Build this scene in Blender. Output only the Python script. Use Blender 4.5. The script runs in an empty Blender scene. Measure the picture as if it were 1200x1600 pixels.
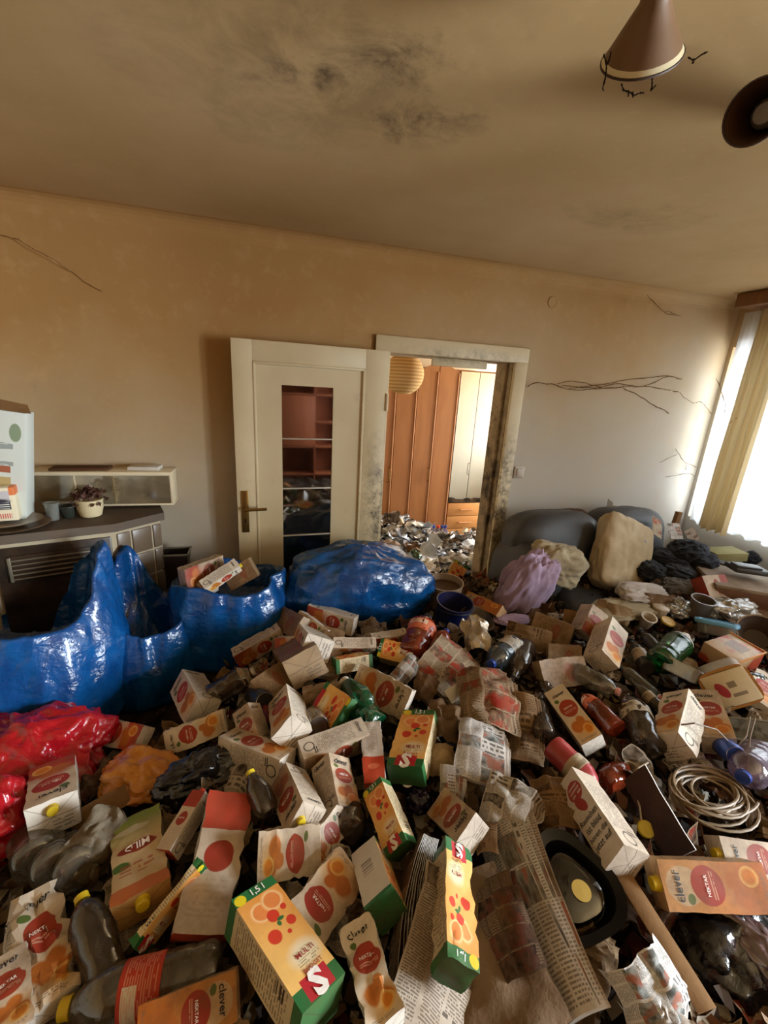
import bpy, bmesh, math, random
from mathutils import Vector, Matrix, noise
random.seed(7)
PI = math.pi
C = bpy.context.scene.collection
SC = bpy.context.scene
# ------------------------------------------------------------------ camera
FPX, EYE = 660.0, 1.78
_d = Vector((-132, 2250, 660)).normalized()
_X = Vector((2350, 0, 660)); _X.y = -(_X.x*_d.x + _X.z*_d.z)/_d.y; _X.normalize()
_U = -_d
_Y = _U.cross(_X)
if _Y.z < 0: _Y = -_Y
CAMLOC = Vector((0, 0, EYE))
def ray(px, py):
    c = Vector(((px-600)/FPX, (py-800)/FPX, 1.0))
    return Vector((_X.dot(c), _Y.dot(c), _U.dot(c)))
cam = bpy.data.objects.new('camera', bpy.data.cameras.new('camera')); C.objects.link(cam)
right, down, fwd = [Vector((_X[i], _Y[i], _U[i])) for i in range(3)]
m = Matrix.Identity(4)
for i in range(3):
    m[i][0], m[i][1], m[i][2], m[i][3] = right[i], -down[i], -fwd[i], CAMLOC[i]
cam.matrix_world = m
cam.data.sensor_fit = 'VERTICAL'; cam.data.sensor_height = 32.0; cam.data.lens = 32.0*FPX/1600
cam.data.clip_start = 0.02
SC.camera = cam
# ------------------------------------------------------------------ light
SC.view_settings.view_transform = 'Standard'; SC.view_settings.look = 'None'
SC.view_settings.gamma = 1.0; SC.view_settings.use_curve_mapping = False
SC.view_settings.exposure = 0.5
SC.cycles.max_bounces = 8; SC.cycles.diffuse_bounces = 5; SC.cycles.transmission_bounces = 8
SC.cycles.transparent_max_bounces = 10; SC.cycles.caustics_reflective = False; SC.cycles.caustics_refractive = False
SC.cycles.sample_clamp_indirect = 6.0
world = bpy.data.worlds.new('world'); SC.world = world; world.use_nodes = True
wb = world.node_tree.nodes['Background']; wb.inputs[0].default_value = (0.80, 0.92, 1.0, 1); wb.inputs[1].default_value = 3.0
def area(name, loc, rot, sx, sy, power, col):
    l = bpy.data.lights.new(name, 'AREA'); l.shape = 'RECTANGLE'; l.size = sx; l.size_y = sy; l.energy = power; l.color = col
    o = bpy.data.objects.new(name, l); C.objects.link(o); o.location = loc; o.rotation_euler = rot; return o
# daylight arriving through the three windows (main room, second window of the main room, next room)
area('daylight_window', (3.86, 1.6, 1.55), (0, PI/2, 0), 1.3, 1.9, 135, (0.90, 0.96, 1.0))
area('daylight_second_window', (3.86, -1.05, 1.55), (0, PI/2, 0), 1.3, 1.4, 570, (0.84, 0.93, 1.0))
area('daylight_next_room', (4.12, 3.45, 1.6), (0, PI/2, 0), 1.3, 0.8, 140, (0.95, 0.98, 1.0))

# ------------------------------------------------------------------ colour and node helpers
def lin(h):
    h = h.lstrip('#'); out = []
    for i in (0, 2, 4):
        v = int(h[i:i+2], 16)/255
        out.append(v/12.92 if v <= .04045 else ((v+.055)/1.055)**2.4)
    return (*out, 1.0)
class Mat:
    def __init__(s, name, rough=.6, spec=.4, **kw):
        s.m = bpy.data.materials.new(name); s.m.use_nodes = True
        s.t = s.m.node_tree; s.N = s.t.nodes; s.L = s.t.links
        s.p = s.N['Principled BSDF']; s.p.inputs['Roughness'].default_value = rough
        s.p.inputs['Specular IOR Level'].default_value = spec
        for k, v in kw.items(): s.p.inputs[k.replace('_', ' ')].default_value = v
        s._co = {}
    def put(s, sock, v):
        if isinstance(v, bpy.types.NodeSocket): s.L.new(v, sock)
        else: sock.default_value = v
    def a(s, op, x, y=None, z=None):
        n = s.N.new('ShaderNodeMath'); n.operation = op
        s.put(n.inputs[0], x)
        if y is not None: s.put(n.inputs[1], y)
        if z is not None: s.put(n.inputs[2], z)
        return n.outputs[0]
    def add(s, x, y): return s.a('ADD', x, y)
    def sub(s, x, y): return s.a('SUBTRACT', x, y)
    def mul(s, x, y): return s.a('MULTIPLY', x, y)
    def gt(s, x, y): return s.a('GREATER_THAN', x, y)
    def lt(s, x, y): return s.a('LESS_THAN', x, y)
    def co(s, which='UV'):
        if which not in s._co:
            n = s.N.new('ShaderNodeNewGeometry') if which == 'Position' else s.N.new('ShaderNodeTexCoord')
            s._co[which] = n.outputs[which]
        return s._co[which]
    def xyz(s, which='UV'):
        k = 'xyz'+which
        if k not in s._co:
            n = s.N.new('ShaderNodeSeparateXYZ'); s.L.new(s.co(which), n.inputs[0]); s._co[k] = n.outputs
        return s._co[k]
    def rnd(s):
        if 'rnd' not in s._co: s._co['rnd'] = s.N.new('ShaderNodeObjectInfo').outputs['Random']
        return s._co['rnd']
    def attr(s, name):
        n = s.N.new('ShaderNodeAttribute'); n.attribute_name = name; return n.outputs['Color']
    def noise(s, scale, which='Object', detail=4, rough=.55, stretch=None, dist=0, seed=False):
        n = s.N.new('ShaderNodeTexNoise'); n.inputs['Scale'].default_value = scale; n.inputs['Detail'].default_value = detail
        n.inputs['Roughness'].default_value = rough; n.inputs['Distortion'].default_value = dist
        v = s.co(which)
        if stretch or seed:
            mp = s.N.new('ShaderNodeMapping'); s.L.new(v, mp.inputs[0]); v = mp.outputs[0]
            if stretch: mp.inputs['Scale'].default_value = stretch
            if seed:
                cx = s.N.new('ShaderNodeCombineXYZ'); k = s.mul(s.rnd(), 37.0)
                for i in range(3): s.L.new(k, cx.inputs[i])
                s.L.new(cx.outputs[0], mp.inputs['Location'])
        s.L.new(v, n.inputs['Vector']); return n.outputs[0]
    def ramp(s, x, stops):
        n = s.N.new('ShaderNodeValToRGB'); s.put(n.inputs[0], x); e = n.color_ramp.elements
        while len(e) < len(stops): e.new(.5)
        for q, (p, c) in zip(e, stops): q.position = p; q.color = lin(c) if isinstance(c, str) else ((c, c, c, 1) if not isinstance(c, tuple) else c)
        return n.outputs[0]
    def mr(s, x, a, b, c=0., d=1.):
        n = s.N.new('ShaderNodeMapRange'); s.put(n.inputs[0], x)
        for i, v in enumerate((a, b, c, d)): n.inputs[i+1].default_value = v
        return n.outputs[0]
    def mix(s, a, b, f, mode='MIX'):
        n = s.N.new('ShaderNodeMix'); n.data_type = 'RGBA'; n.blend_type = mode
        s.put(n.inputs[0], f)
        for i, v in ((6, a), (7, b)): s.put(n.inputs[i], lin(v) if isinstance(v, str) else v)
        return n.outputs[2]
    def ell(s, u, v, cu, cv, ru, rv, soft=.08):
        x = s.a('DIVIDE', s.sub(u, cu), ru); y = s.a('DIVIDE', s.sub(v, cv), rv)
        d = s.a('SQRT', s.add(s.mul(x, x), s.mul(y, y)))
        return s.mr(d, 1.0, 1.0-soft, 0, 1)
    def rect(s, u, v, u0, u1, v0, v1):
        return s.mul(s.mul(s.gt(u, u0), s.lt(u, u1)), s.mul(s.gt(v, v0), s.lt(v, v1)))
    def textlines(s, u, v, rows, u0, u1, v0, v1, words=9., density=.42):
        """mask of broken lines of small illegible print in a rectangle"""
        fv = s.a('FRACT', s.mul(v, rows)); row = s.a('FLOOR', s.mul(v, rows))
        n = s.N.new('ShaderNodeTexNoise'); n.noise_dimensions = '2D'; n.inputs['Scale'].default_value = 1.0; n.inputs['Detail'].default_value = 1
        cx = s.N.new('ShaderNodeCombineXYZ'); s.put(cx.inputs[0], s.mul(u, words)); s.put(cx.inputs[1], s.mul(row, 3.71)); s.L.new(cx.outputs[0], n.inputs['Vector'])
        return s.mul(s.mul(s.gt(fv, .48), s.gt(n.outputs[0], density)), s.rect(u, v, u0, u1, v0, v1))
    def bars(s, u, v, u0, u1, v0, v1, n=60.):
        w = s.N.new('ShaderNodeTexWhiteNoise'); w.noise_dimensions = '1D'; s.put(w.inputs['W'], s.a('FLOOR', s.mul(u, n)))
        return s.mul(s.gt(w.outputs[0], .5), s.rect(u, v, u0, u1, v0, v1))
    def grime(s, col, amt=.5, tint='#6b5138', scale=9.):
        n = s.noise(scale, 'Object', 6, .7, seed=True)
        f = s.mul(s.mr(n, .36, .70), s.add(amt*.6, s.mul(s.rnd(), amt)))
        c = s.mix(col, tint, f)
        h = s.mix(c, s.mix('#faf5ec', '#c8ae90', s.rnd()), min(1, amt*1.5), 'MULTIPLY')
        return h
    def col(s, c): s.put(s.p.inputs['Base Color'], lin(c) if isinstance(c, str) else c); return s
    def bump(s, h, strength=.3, dist=.01):
        n = s.N.new('ShaderNodeBump'); n.inputs['Strength'].default_value = strength; n.inputs['Distance'].default_value = dist
        s.put(n.inputs['Height'], h); s.L.new(n.outputs[0], s.p.inputs['Normal']); return s

# ------------------------------------------------------------------ mesh and object helpers
def mesh(name, verts, faces, mats=(), mi=None, uvs=None, smooth=True, sharp=None):
    me = bpy.data.meshes.new(name); me.from_pydata([tuple(v) for v in verts], [], faces)
    for q in mats: me.materials.append(q)
    if mi: me.polygons.foreach_set('material_index', mi)
    if uvs:
        l = me.uv_layers.new(name='UVMap'); l.data.foreach_set('uv', [c for f in uvs for uv in f for c in uv])
    if smooth: me.polygons.foreach_set('use_smooth', [True]*len(me.polygons))
    if sharp is not None: me.set_sharp_from_angle(angle=sharp)
    me.update(); return me
def obj(name, me, parent=None, mw=None):
    o = bpy.data.objects.new(name, me); C.objects.link(o)
    if parent is not None: o.parent = parent
    if mw is not None: o.matrix_basis = mw
    return o
def empty(name, loc=(0, 0, 0), rz=0.):
    o = bpy.data.objects.new(name, None); C.objects.link(o); o.location = loc; o.rotation_euler = (0, 0, rz); o.empty_display_size = .05; return o
def tag(o, label, cat, group=None):
    o['label'] = label; o['category'] = cat
    if group: o['group'] = group
    return o
def struct(o): o['kind'] = 'structure'; return o
def stuff(o, label=None, cat=None):
    o['kind'] = 'stuff'
    if label: tag(o, label, cat)
    return o
class MB:
    """collects simple shapes into one mesh"""
    def __init__(s): s.v, s.f, s.mi = [], [], []
    def raw(s, v, f, mi=0):
        k = len(s.v); s.v += [Vector(q) for q in v]; s.f += [[i+k for i in q] for q in f]; s.mi += [mi]*len(f); return s
    def box(s, x0, y0, z0, x1, y1, z1, mi=0):
        v = [(x0,y0,z0),(x1,y0,z0),(x1,y1,z0),(x0,y1,z0),(x0,y0,z1),(x1,y0,z1),(x1,y1,z1),(x0,y1,z1)]
        return s.raw(v, [(3,2,1,0),(4,5,6,7),(0,1,5,4),(1,2,6,5),(2,3,7,6),(3,0,4,7)], mi)
    def bbox(s, x0, y0, z0, x1, y1, z1, b=.004, mi=0):
        bm = bmesh.new(); bmesh.ops.create_cube(bm, size=1.0)
        for v in bm.verts: v.co = Vector((x0+(v.co.x+.5)*(x1-x0), y0+(v.co.y+.5)*(y1-y0), z0+(v.co.z+.5)*(z1-z0)))
        bmesh.ops.bevel(bm, geom=bm.edges[:], offset=b, segments=2, affect='EDGES', profile=.5)
        bm.verts.index_update()
        s.raw([v.co.copy() for v in bm.verts], [[v.index for v in f.verts] for f in bm.faces], mi); bm.free(); return s
    def tube(s, pts, r, n=6, mi=0, closed=False):
        pts = [Vector(p) for p in pts]; k = len(s.v); N = len(pts); up = Vector((.13, .21, 1)).normalized()
        rr = r if isinstance(r, (list, tuple)) else [r]*N
        for i, p in enumerate(pts):
            t = (pts[min(i+1, N-1)] - pts[max(i-1, 0)])
            if closed: t = pts[(i+1) % N]-pts[i-1]
            t = t.normalized() if t.length > 1e-9 else Vector((0, 0, 1))
            a = t.cross(up); a = a.normalized() if a.length > 1e-4 else Vector((1, 0, 0)); b = t.cross(a)
            for j in range(n):
                w = 2*PI*j/n; s.v.append(p+(a*math.cos(w)+b*math.sin(w))*rr[i])
        for i in range(N-1 if not closed else N):
            for j in range(n):
                s.f.append([k+i*n+j, k+i*n+(j+1) % n, k+((i+1) % N)*n+(j+1) % n, k+((i+1) % N)*n+j]); s.mi.append(mi)
        if not closed:
            s.f.append([k+j for j in range(n)][::-1]); s.f.append([k+(N-1)*n+j for j in range(n)]); s.mi += [mi, mi]
        return s
    def lathe(s, prof, n=20, mi=0, cap=(True, True), M=None):
        k = len(s.v)
        for r, z in prof:
            for j in range(n):
                w = 2*PI*j/n; p = Vector((r*math.cos(w), r*math.sin(w), z)); s.v.append(M @ p if M else p)
        for i in range(len(prof)-1):
            for j in range(n):
                s.f.append([k+i*n+j, k+i*n+(j+1) % n, k+(i+1)*n+(j+1) % n, k+(i+1)*n+j]); s.mi.append(mi)
        if cap[0]: s.f.append([k+j for j in range(n)][::-1]); s.mi.append(mi)
        if cap[1]: s.f.append([k+(len(prof)-1)*n+j for j in range(n)]); s.mi.append(mi)
        return s
    def build(s, name, mats, parent=None, smooth=True, sharp=.6, mw=None, fn=None, uvs=None):
        v = [fn(p) for p in s.v] if fn else s.v
        me = mesh(name, v, s.f, mats if isinstance(mats, (list, tuple)) else [mats], s.mi, uvs, smooth, sharp)
        return obj(name, me, parent, mw)
def n3(p, f, seed=0.): return noise.noise_vector(Vector((p.x*f+seed, p.y*f+seed*1.7, p.z*f-seed)))
def crump(p, f, seed=0.):
    """facets with sharp creases, like crushed film; about -0.35 to 0.35"""
    w = p*f+Vector((seed, seed*1.3, -seed)); w += noise.noise_vector(w*.6)*.5
    return noise.voronoi(w, distance_metric='CHEBYCHEV')[0][0]-.38
def n1(x, y, z=0.): return noise.noise(Vector((x, y, z)))
# text meshes -------------------------------------------------------
_txt = {}
def text_geo(body, bold=.012):
    """(verts 2d, faces) of a word centred on the origin, width 1"""
    if body in _txt: return _txt[body]
    cu = bpy.data.curves.new('lettering', 'FONT'); cu.body = body; cu.size = 1; cu.offset = bold; cu.resolution_u = 2; cu.align_x = 'CENTER'
    o = bpy.data.objects.new('lettering', cu); C.objects.link(o)
    bpy.context.view_layer.update()
    me = bpy.data.meshes.new_from_object(o.evaluated_get(bpy.context.evaluated_depsgraph_get()))
    vs = [v.co.copy() for v in me.vertices]; fs = [list(p.vertices) for p in me.polygons]
    bpy.data.objects.remove(o); bpy.data.meshes.remove(me); bpy.data.curves.remove(cu)
    x0, x1 = min(v.x for v in vs), max(v.x for v in vs); y0, y1 = min(v.y for v in vs), max(v.y for v in vs)
    k = 1/(x1-x0)
    _txt[body] = ([((v.x-(x0+x1)/2)*k, (v.y-(y0+y1)/2)*k) for v in vs], fs, (y1-y0)*k)
    return _txt[body]
# ------------------------------------------------------------------ materials of the room
def M_wall():
    q = Mat('nicotine stained plaster with light falloff', .9, .15); x = q.xyz('Position')
    n = q.noise(.9, 'Position', 5, .6); n2 = q.noise(14, 'Position', 3, .6)
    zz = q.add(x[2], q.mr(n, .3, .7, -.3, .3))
    zz = q.add(zz, q.mr(x[0], -1.5, 2.6, .75, -.15))  # browner leftward, greyer rightward: part stain, part light falloff painted into the colour
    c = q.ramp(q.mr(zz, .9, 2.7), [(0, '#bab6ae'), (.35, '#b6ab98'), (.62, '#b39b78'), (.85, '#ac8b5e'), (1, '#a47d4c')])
    c = q.mix(c, '#c9a878', q.mul(q.mr(n2, .55, .8), .25))
    c = q.mix(c, '#5e4630', q.mul(q.mr(q.noise(3.1, 'Position', 6, .7), .66, .8), .35))
    q.col(c).bump(q.add(q.mul(n, 1.5), q.mul(n2, .12)), .25, .03); return q.m
def M_ceiling():
    q = Mat('stained ceiling plaster', .95, .1); x = q.xyz('Position')
    n = q.noise(1.1, 'Position', 5, .6); d = q.noise(5.5, 'Position', 8, .72, dist=.6)
    c = q.ramp(n, [(.25, '#a98a5c'), (.5, '#b49568'), (.75, '#bea077')])
    # mould bloom with a ragged edge
    u, v = x[0], x[1]
    w = q.mr(q.noise(3.5, 'Position', 7, .7), .3, .7, -.13, .13)
    def blob(cx, cy, rx, ry): return q.ell(q.add(u, w), q.sub(v, w), cx, cy, rx, ry, .95)
    b = q.a('MAXIMUM', blob(.30, 1.24, .24, .20), blob(.12, 1.38, .26, .12))
    b = q.a('MAXIMUM', b, blob(.44, 1.44, .20, .16))
    b = q.a('MAXIMUM', b, q.mul(blob(.10, 1.35, .55, .50), .55))
    b = q.a('MAXIMUM', b, q.mul(blob(1.5, 1.75, .35, .16), .40))
    f = q.mul(b, q.mr(d, .38, .60, .08, 1))
    c = q.mix(c, '#4a3a2c', q.mul(f, .85))
    sp = q.noise(26, 'Position', 2, .5)
    c = q.mix(c, '#c3a57a', q.mul(q.mr(sp, .62, .72), .15))
    q.col(c).bump(q.add(n, q.mul(d, .1)), .2, .04); return q.m
def M_plain(name, colr, rough=.6, spec=.4, grime=0., **kw):
    q = Mat(name, rough, spec, **kw)
    q.col(q.grime(lin(colr), grime) if grime else colr); return q.m
def M_oldpaint():
    q = Mat('yellowed door paint', .45, .4); x = q.xyz('Position')
    n = q.noise(7, 'Position', 6, .7); n2 = q.noise(38, 'Position', 5, .7)
    c = q.mix('#d4c5a2', '#c2b08a', q.mr(q.noise(1.5, 'Position', 3), .35, .65))
    # worn, mouldy strip around the hinge side and latch side of the opening
    band = q.ell(x[0], x[2], .68, 1.0, .13, .62, .8)
    band = q.a('MAXIMUM', band, q.ell(x[0], x[2], 1.60, 1.05, .16, .62, .7))
    band = q.a('MAXIMUM', band, q.mul(q.ell(x[0], x[2], 1.25, 2.0, .5, .06, .9), .7))
    f = q.mul(band, q.mr(q.add(n, q.mul(n2, .5)), .68, .9))
    c = q.mix(c, '#3c3128', f)
    c = q.mix(c, '#806c50', q.mul(q.mr(n, .6, .8), .4))
    q.col(c); return q.m
def M_jamb():
    q = Mat('mouldy jamb paint', .7, .25); x = q.xyz('Position')
    n = q.noise(8, 'Position', 7, .75)
    f = q.mr(q.add(n, q.mul(q.ell(x[2], 0, 1.1, 0, .75, 1, 1), .16)), .5, .78)
    q.col(q.mix('#a08b6c', '#2b241d', f)); return q.m
def M_wood(name, c1, c2, rough=.35, sc=3., stretch=(1, 1, .12)):
    q = Mat(name, rough, .45); n = q.noise(sc*4, 'Position', 5, .6, stretch=stretch, dist=.3)
    q.col(q.mix(c1, c2, q.mr(n, .3, .7))); return q.m
def M_floor():
    q = Mat('worn floorboards', .6, .3); n = q.noise(6, 'Position', 5, .6, stretch=(1, .15, 1)); q.col(q.mix('#4a3424', '#6e5238', n)); return q.m
def M_glass(name, colr='#ffffff', rough=.03, trans=1.0, ior=1.45, grime=0.):
    q = Mat(name, rough, .5, IOR=ior); q.p.inputs['Transmission Weight'].default_value = trans
    c = lin(colr)
    q.col(q.grime(c, grime, '#8d7a60') if grime else c); return q.m
def M_clear(name, gloss=.08, tint='#ffffff', rough=.02, dirt=0., dirtc='#a08a6a'):
    """thin clear sheet: light passes straight through, part of it mirrors off"""
    m_ = bpy.data.materials.new(name); m_.use_nodes = True; t = m_.node_tree; t.nodes.clear()
    o = t.nodes.new('ShaderNodeOutputMaterial'); mx = t.nodes.new('ShaderNodeMixShader'); tr = t.nodes.new('ShaderNodeBsdfTransparent'); g = t.nodes.new('ShaderNodeBsdfGlossy')
    lw = t.nodes.new('ShaderNodeLayerWeight'); lw.inputs[0].default_value = .35
    mm = t.nodes.new('ShaderNodeMath'); mm.operation = 'MULTIPLY_ADD'; t.links.new(lw.outputs['Fresnel'], mm.inputs[0]); mm.inputs[1].default_value = .6; mm.inputs[2].default_value = gloss
    tr.inputs[0].default_value = lin(tint); g.inputs['Roughness'].default_value = rough
    t.links.new(mm.outputs[0], mx.inputs[0]); t.links.new(tr.outputs[0], mx.inputs[1]); t.links.new(g.outputs[0], mx.inputs[2])
    last = mx.outputs[0]
    if dirt:
        d = t.nodes.new('ShaderNodeBsdfDiffuse'); d.inputs[0].default_value = lin(dirtc); m2 = t.nodes.new('ShaderNodeMixShader')
        n = t.nodes.new('ShaderNodeTexNoise'); n.inputs['Scale'].default_value = 14; n.inputs['Detail'].default_value = 5; tc = t.nodes.new('ShaderNodeTexCoord'); t.links.new(tc.outputs['Object'], n.inputs['Vector'])
        r_ = t.nodes.new('ShaderNodeMapRange'); t.links.new(n.outputs[0], r_.inputs[0]); r_.inputs[1].default_value = .3; r_.inputs[2].default_value = .7; r_.inputs[3].default_value = dirt*.5; r_.inputs[4].default_value = dirt*1.6
        t.links.new(r_.outputs[0], m2.inputs[0]); t.links.new(last, m2.inputs[1]); t.links.new(d.outputs[0], m2.inputs[2]); last = m2.outputs[0]
    t.links.new(last, o.inputs[0]); return m_
def M_plasticbag(name, c1, c2, alpha=1.0):
    q = Mat(name, .22, .5)
    n = q.noise(9, 'Object', 6, .62, stretch=(1, 1, .35), dist=1.2); n2 = q.noise(38, 'Object', 4, .6, stretch=(.22, 1, 1.0), dist=.4)
    q.col(q.mix(c1, c2, q.mr(n, .35, .68)))
    q.p.inputs['Coat Weight'].default_value = .35; q.p.inputs['Coat Roughness'].default_value = .12
    if alpha < 1: q.p.inputs['Alpha'].default_value = alpha
    wv = []
    for sc_ in (7., 19.):
        v_ = q.N.new('ShaderNodeTexVoronoi'); v_.distance = 'CHEBYCHEV'; v_.inputs['Scale'].default_value = sc_
        ad = q.N.new('ShaderNodeVectorMath'); ad.operation = 'MULTIPLY_ADD'; nn = q.N.new('ShaderNodeTexNoise'); nn.inputs['Scale'].default_value = sc_*.5; q.L.new(q.co('Object'), nn.inputs['Vector'])
        q.L.new(nn.outputs['Color'], ad.inputs[0]); ad.inputs[1].default_value = (.35, .35, .35); q.L.new(q.co('Object'), ad.inputs[2]); q.L.new(ad.outputs[0], v_.inputs['Vector']); wv.append(v_.outputs['Distance'])
    q.bump(q.add(q.add(wv[0], q.mul(wv[1], .16)), q.mul(n2, .30)), .5, .03); return q.m
def M_cloth(name, c1, c2, sc=6., bump=.4):
    q = Mat(name, .95, .1); n = q.noise(sc, 'Object', 5, .6); n2 = q.noise(220, 'Object', 2)
    q.col(q.mix(c1, c2, q.mr(n, .35, .65))); q.p.inputs['Sheen Weight'].default_value = .1
    q.bump(q.add(n, q.mul(n2, .1)), bump, .01); return q.m
mat = dict(wall=M_wall(), ceiling=M_ceiling(), paint=M_oldpaint(), jamb=M_jamb(), floor=M_floor(),
    brass=M_plain('tarnished brass', '#8a6a35', .35, .5, Metallic=.9), black=M_plain('dark gap black', '#0d0b0a', .9),
    white=M_plain('white plastic', '#cfcac0', .4, .5, .3), steel=M_plain('steel', '#b9b9b6', .25, .5, Metallic=1.0),
    wardrobe=M_wood('orange cherry wood', '#8a5832', '#9c683c', .3), wardrobe2=M_wood('lighter cherry wood', '#b07844', '#c08850', .3, 3., (.12, 1, 1)),
    edge=M_plain('bright wood edging', '#c08a60', .3), mirror=M_plain('mirror', '#d8d8d0', .03, .5, Metallic=1.0),
    nextwall=M_plain('pale plaster', '#d8ccb0', .9, .1), brownwood=M_wood('dark bookcase wood', '#8a4a2c', '#9c5836', .4),
    lamp=M_plain('dusty brown lamp enamel', '#6a4e34', .55, .4, .4), lampdark=M_plain('dark lamp inside', '#3a2618', .6),
    lampring=M_plain('pale lamp ring', '#c4b896', .4), dust=M_plain('dust string', '#1c140d', 1, 0), web=M_plain('old cobweb', '#6e5034', 1, 0))

# ------------------------------------------------------------------ the room
D, RX, LX, CH, BY = 2.6, 3.40, -1.75, 2.53, -2.3
DX0, DX1, DTOP = .74, 1.585, 1.985
struct(MB().box(LX-.2, BY-.2, -.12, 4.3, 4.9, 0).build('floor', mat['floor'], smooth=False))
struct(MB().box(LX-.2, BY-.2, CH, 4.3, 4.9, CH+.1).build('ceiling', mat['ceiling'], smooth=False))
struct(MB().box(LX-.2, D, 0, DX0-.02, D+.2, CH).box(DX1+.02, D, 0, 4.3, D+.2, CH).box(DX0-.02, D, DTOP+.02, DX1+.02, D+.2, CH).build('wall_back', mat['wall'], smooth=False))
struct(MB().box(LX-.2, BY, 0, LX, D, CH).build('wall_left', mat['wall'], smooth=False))
struct(MB().box(LX-.2, BY-.2, 0, 4.0, BY, CH).build('wall_front', mat['wall'], smooth=False))
W1 = (.68, 2.57); W2 = (-1.75, -.35); SILL, LINT = .90, 2.22
wr = MB()
for y0, y1 in ((BY, W2[0]), (W2[1], W1[0]), (W1[1], D)): wr.box(RX, y0, 0, RX+.30, y1, CH)
for y0, y1 in (W1, W2): wr.box(RX, y0, 0, RX+.30, y1, SILL).box(RX, y0, LINT, RX+.30, y1, CH)
struct(wr.build('wall_right', mat['wall'], smooth=False))
# cove between wall and ceiling
cv = MB(); pr = [(D-.075*(1-math.sin(a)), CH-.075*(1-math.cos(a))) for a in [i*PI/12 for i in range(7)]]
for (ya, za), (yb, zb) in zip(pr, pr[1:]): cv.raw([(LX, ya, za), (RX, ya, za), (RX, yb, zb), (LX, yb, zb)], [(0, 1, 2, 3)])
struct(cv.build('trim_1', mat['wall']))
# next room
struct(MB().box(.2, 4.55, 0, 4.3, 4.7, CH).box(.05, D+.2, 0, .2, 4.7, CH).build('wall_far', mat['nextwall'], smooth=False))
struct(MB().box(4.2, D+.2, 0, 4.35, 4.7, .85).box(4.2, D+.2, 2.3, 4.35, 4.7, CH).box(4.2, D+.2, .85, 4.35, 3.0, 2.3).box(4.2, 3.9, .85, 4.35, 4.7, 2.3).build('wall_next_room', mat['nextwall'], smooth=False))
# windows: frames, mullions and panes
framew = M_plain('window paint', '#d9d6cc', .4); pane = M_clear('window pane', .05)
def window(n, y0, y1, x):
    w = struct(empty('window_%d' % n, (x, (y0+y1)/2, SILL)))
    w['label'] = 'white framed window with wide panes'
    h = (y1-y0)/2; H_ = LINT-SILL
    f = MB()
    for a, b, c, d in ((-h, -h+.07, 0, H_), (h-.07, h, 0, H_), (-h, h, 0, .07), (-h, h, H_-.07, H_), (-.05, .05, 0, H_)): f.box(0, a, c, .06, b, d)
    f.build('window_frame', framew, w, smooth=False)
    for s in (-1, 1): MB().box(.028, min(.05*s, (h-.07)*s), .07, .032, max(.05*s, (h-.07)*s), H_-.07).build('pane', pane, w, smooth=False)
window(1, *W1, RX+.20); window(2, *W2, RX+.20)
# door frame: casing on the wall, mouldy jambs through the wall
fr = struct(empty('trim_2', (0, 0, 0))); fr['label'] = 'cream door casing, flaking and black with mould'
CW = .095
for x0, x1 in ((DX0-CW, DX0), (DX1, DX1+CW)): MB().bbox(x0, D-.028, 0, x1, D+.001, DTOP+CW, .008).build('casing', mat['paint'], fr)
MB().bbox(DX0-CW, D-.029, DTOP, DX1+CW, D+.001, DTOP+CW, .008).build('casing', mat['paint'], fr)
for x0, x1, z0, z1 in ((DX0-.021, DX0+.001, 0, DTOP+.02), (DX1-.001, DX1+.021, 0, DTOP+.02), (DX0-.02, DX1+.02, DTOP-.001, DTOP+.021)): MB().box(x0, D, z0, x1, D+.21, z1).build('jamb', mat['jamb'], fr, smooth=False)
MB().bbox(DX1-.022, D+.05, 0, DX1, D+.075, DTOP, .004).build('door_stop', mat['jamb'], fr)
MB().bbox(DX0+.3, D+.05, DTOP-.05, DX1-.16, D+.075, DTOP, .004).build('door_stop', mat['paint'], fr)
# the open door leaf with its glazed panel
dl = struct(empty('door_1', (.70, D-.07, 0), math.radians(2.0))); dl['label'] = 'cream panelled door with a narrow four-light glass strip, opened flat against the wall'
x0, x1, z1 = -.855, 0.0, 1.985; T = .04
st = .105
def dpart(name, a, z0, b, zt, y0=-T, y1=0., m_='paint', b_=.0012): return (MB().bbox(a, y0, z0, b, y1, zt, b_) if b_ else MB().box(a, y0, z0, b, y1, zt)).build(name, mat[m_], dl)
dpart('stile', x0, .02, x0+st, z1); dpart('stile', x1-.13, .02, x1, z1)
dpart('rail', x0+st, z1-st, x1-.13, z1); dpart('rail', x0+st, .02, x1-.13, .24)
gx0, gx1, gz0, gz1 = -.60, -.312, .50, 1.765
for a, b, c, d in ((x0+st, gx0, .24, z1-st), (gx1, x1-.13, .24, z1-st), (gx0, gx1, gz1, z1-st), (gx0, gx1, .24, gz0)): dpart('panel', a, c, b, d, -T+.012, -.008, b_=0)
ml = MB()
for a, b, c, d in ((x0+st, x0+st+.014, .24, z1-st), (x1-.144, x1-.13, .24, z1-st), (x0+st, x1-.13, z1-st-.014, z1-st), (x0+st, x1-.13, .24, .254)): ml.bbox(a, -T-.004, c, b, -T+.014, d, .004)
ml.build('moulding', mat['paint'], dl)
gl = Mat('dark door glass', .04, .5, IOR=2.2); gl.p.inputs['Transmission Weight'].default_value = .0
gl.col(gl.mix('#150f0a', '#3a2a1c', gl.mul(gl.mr(gl.noise(22, 'Position', 7, .8), .55, .75), .7))); gl.p.inputs['Specular IOR Level'].default_value = .9
ng = gl.noise(7, 'Position', 5, .7); gl.put(gl.p.inputs['Roughness'], gl.mr(ng, .45, .75, .03, .07))
bars_z = [gz0, .885, 1.18, 1.472, gz1]
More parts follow.
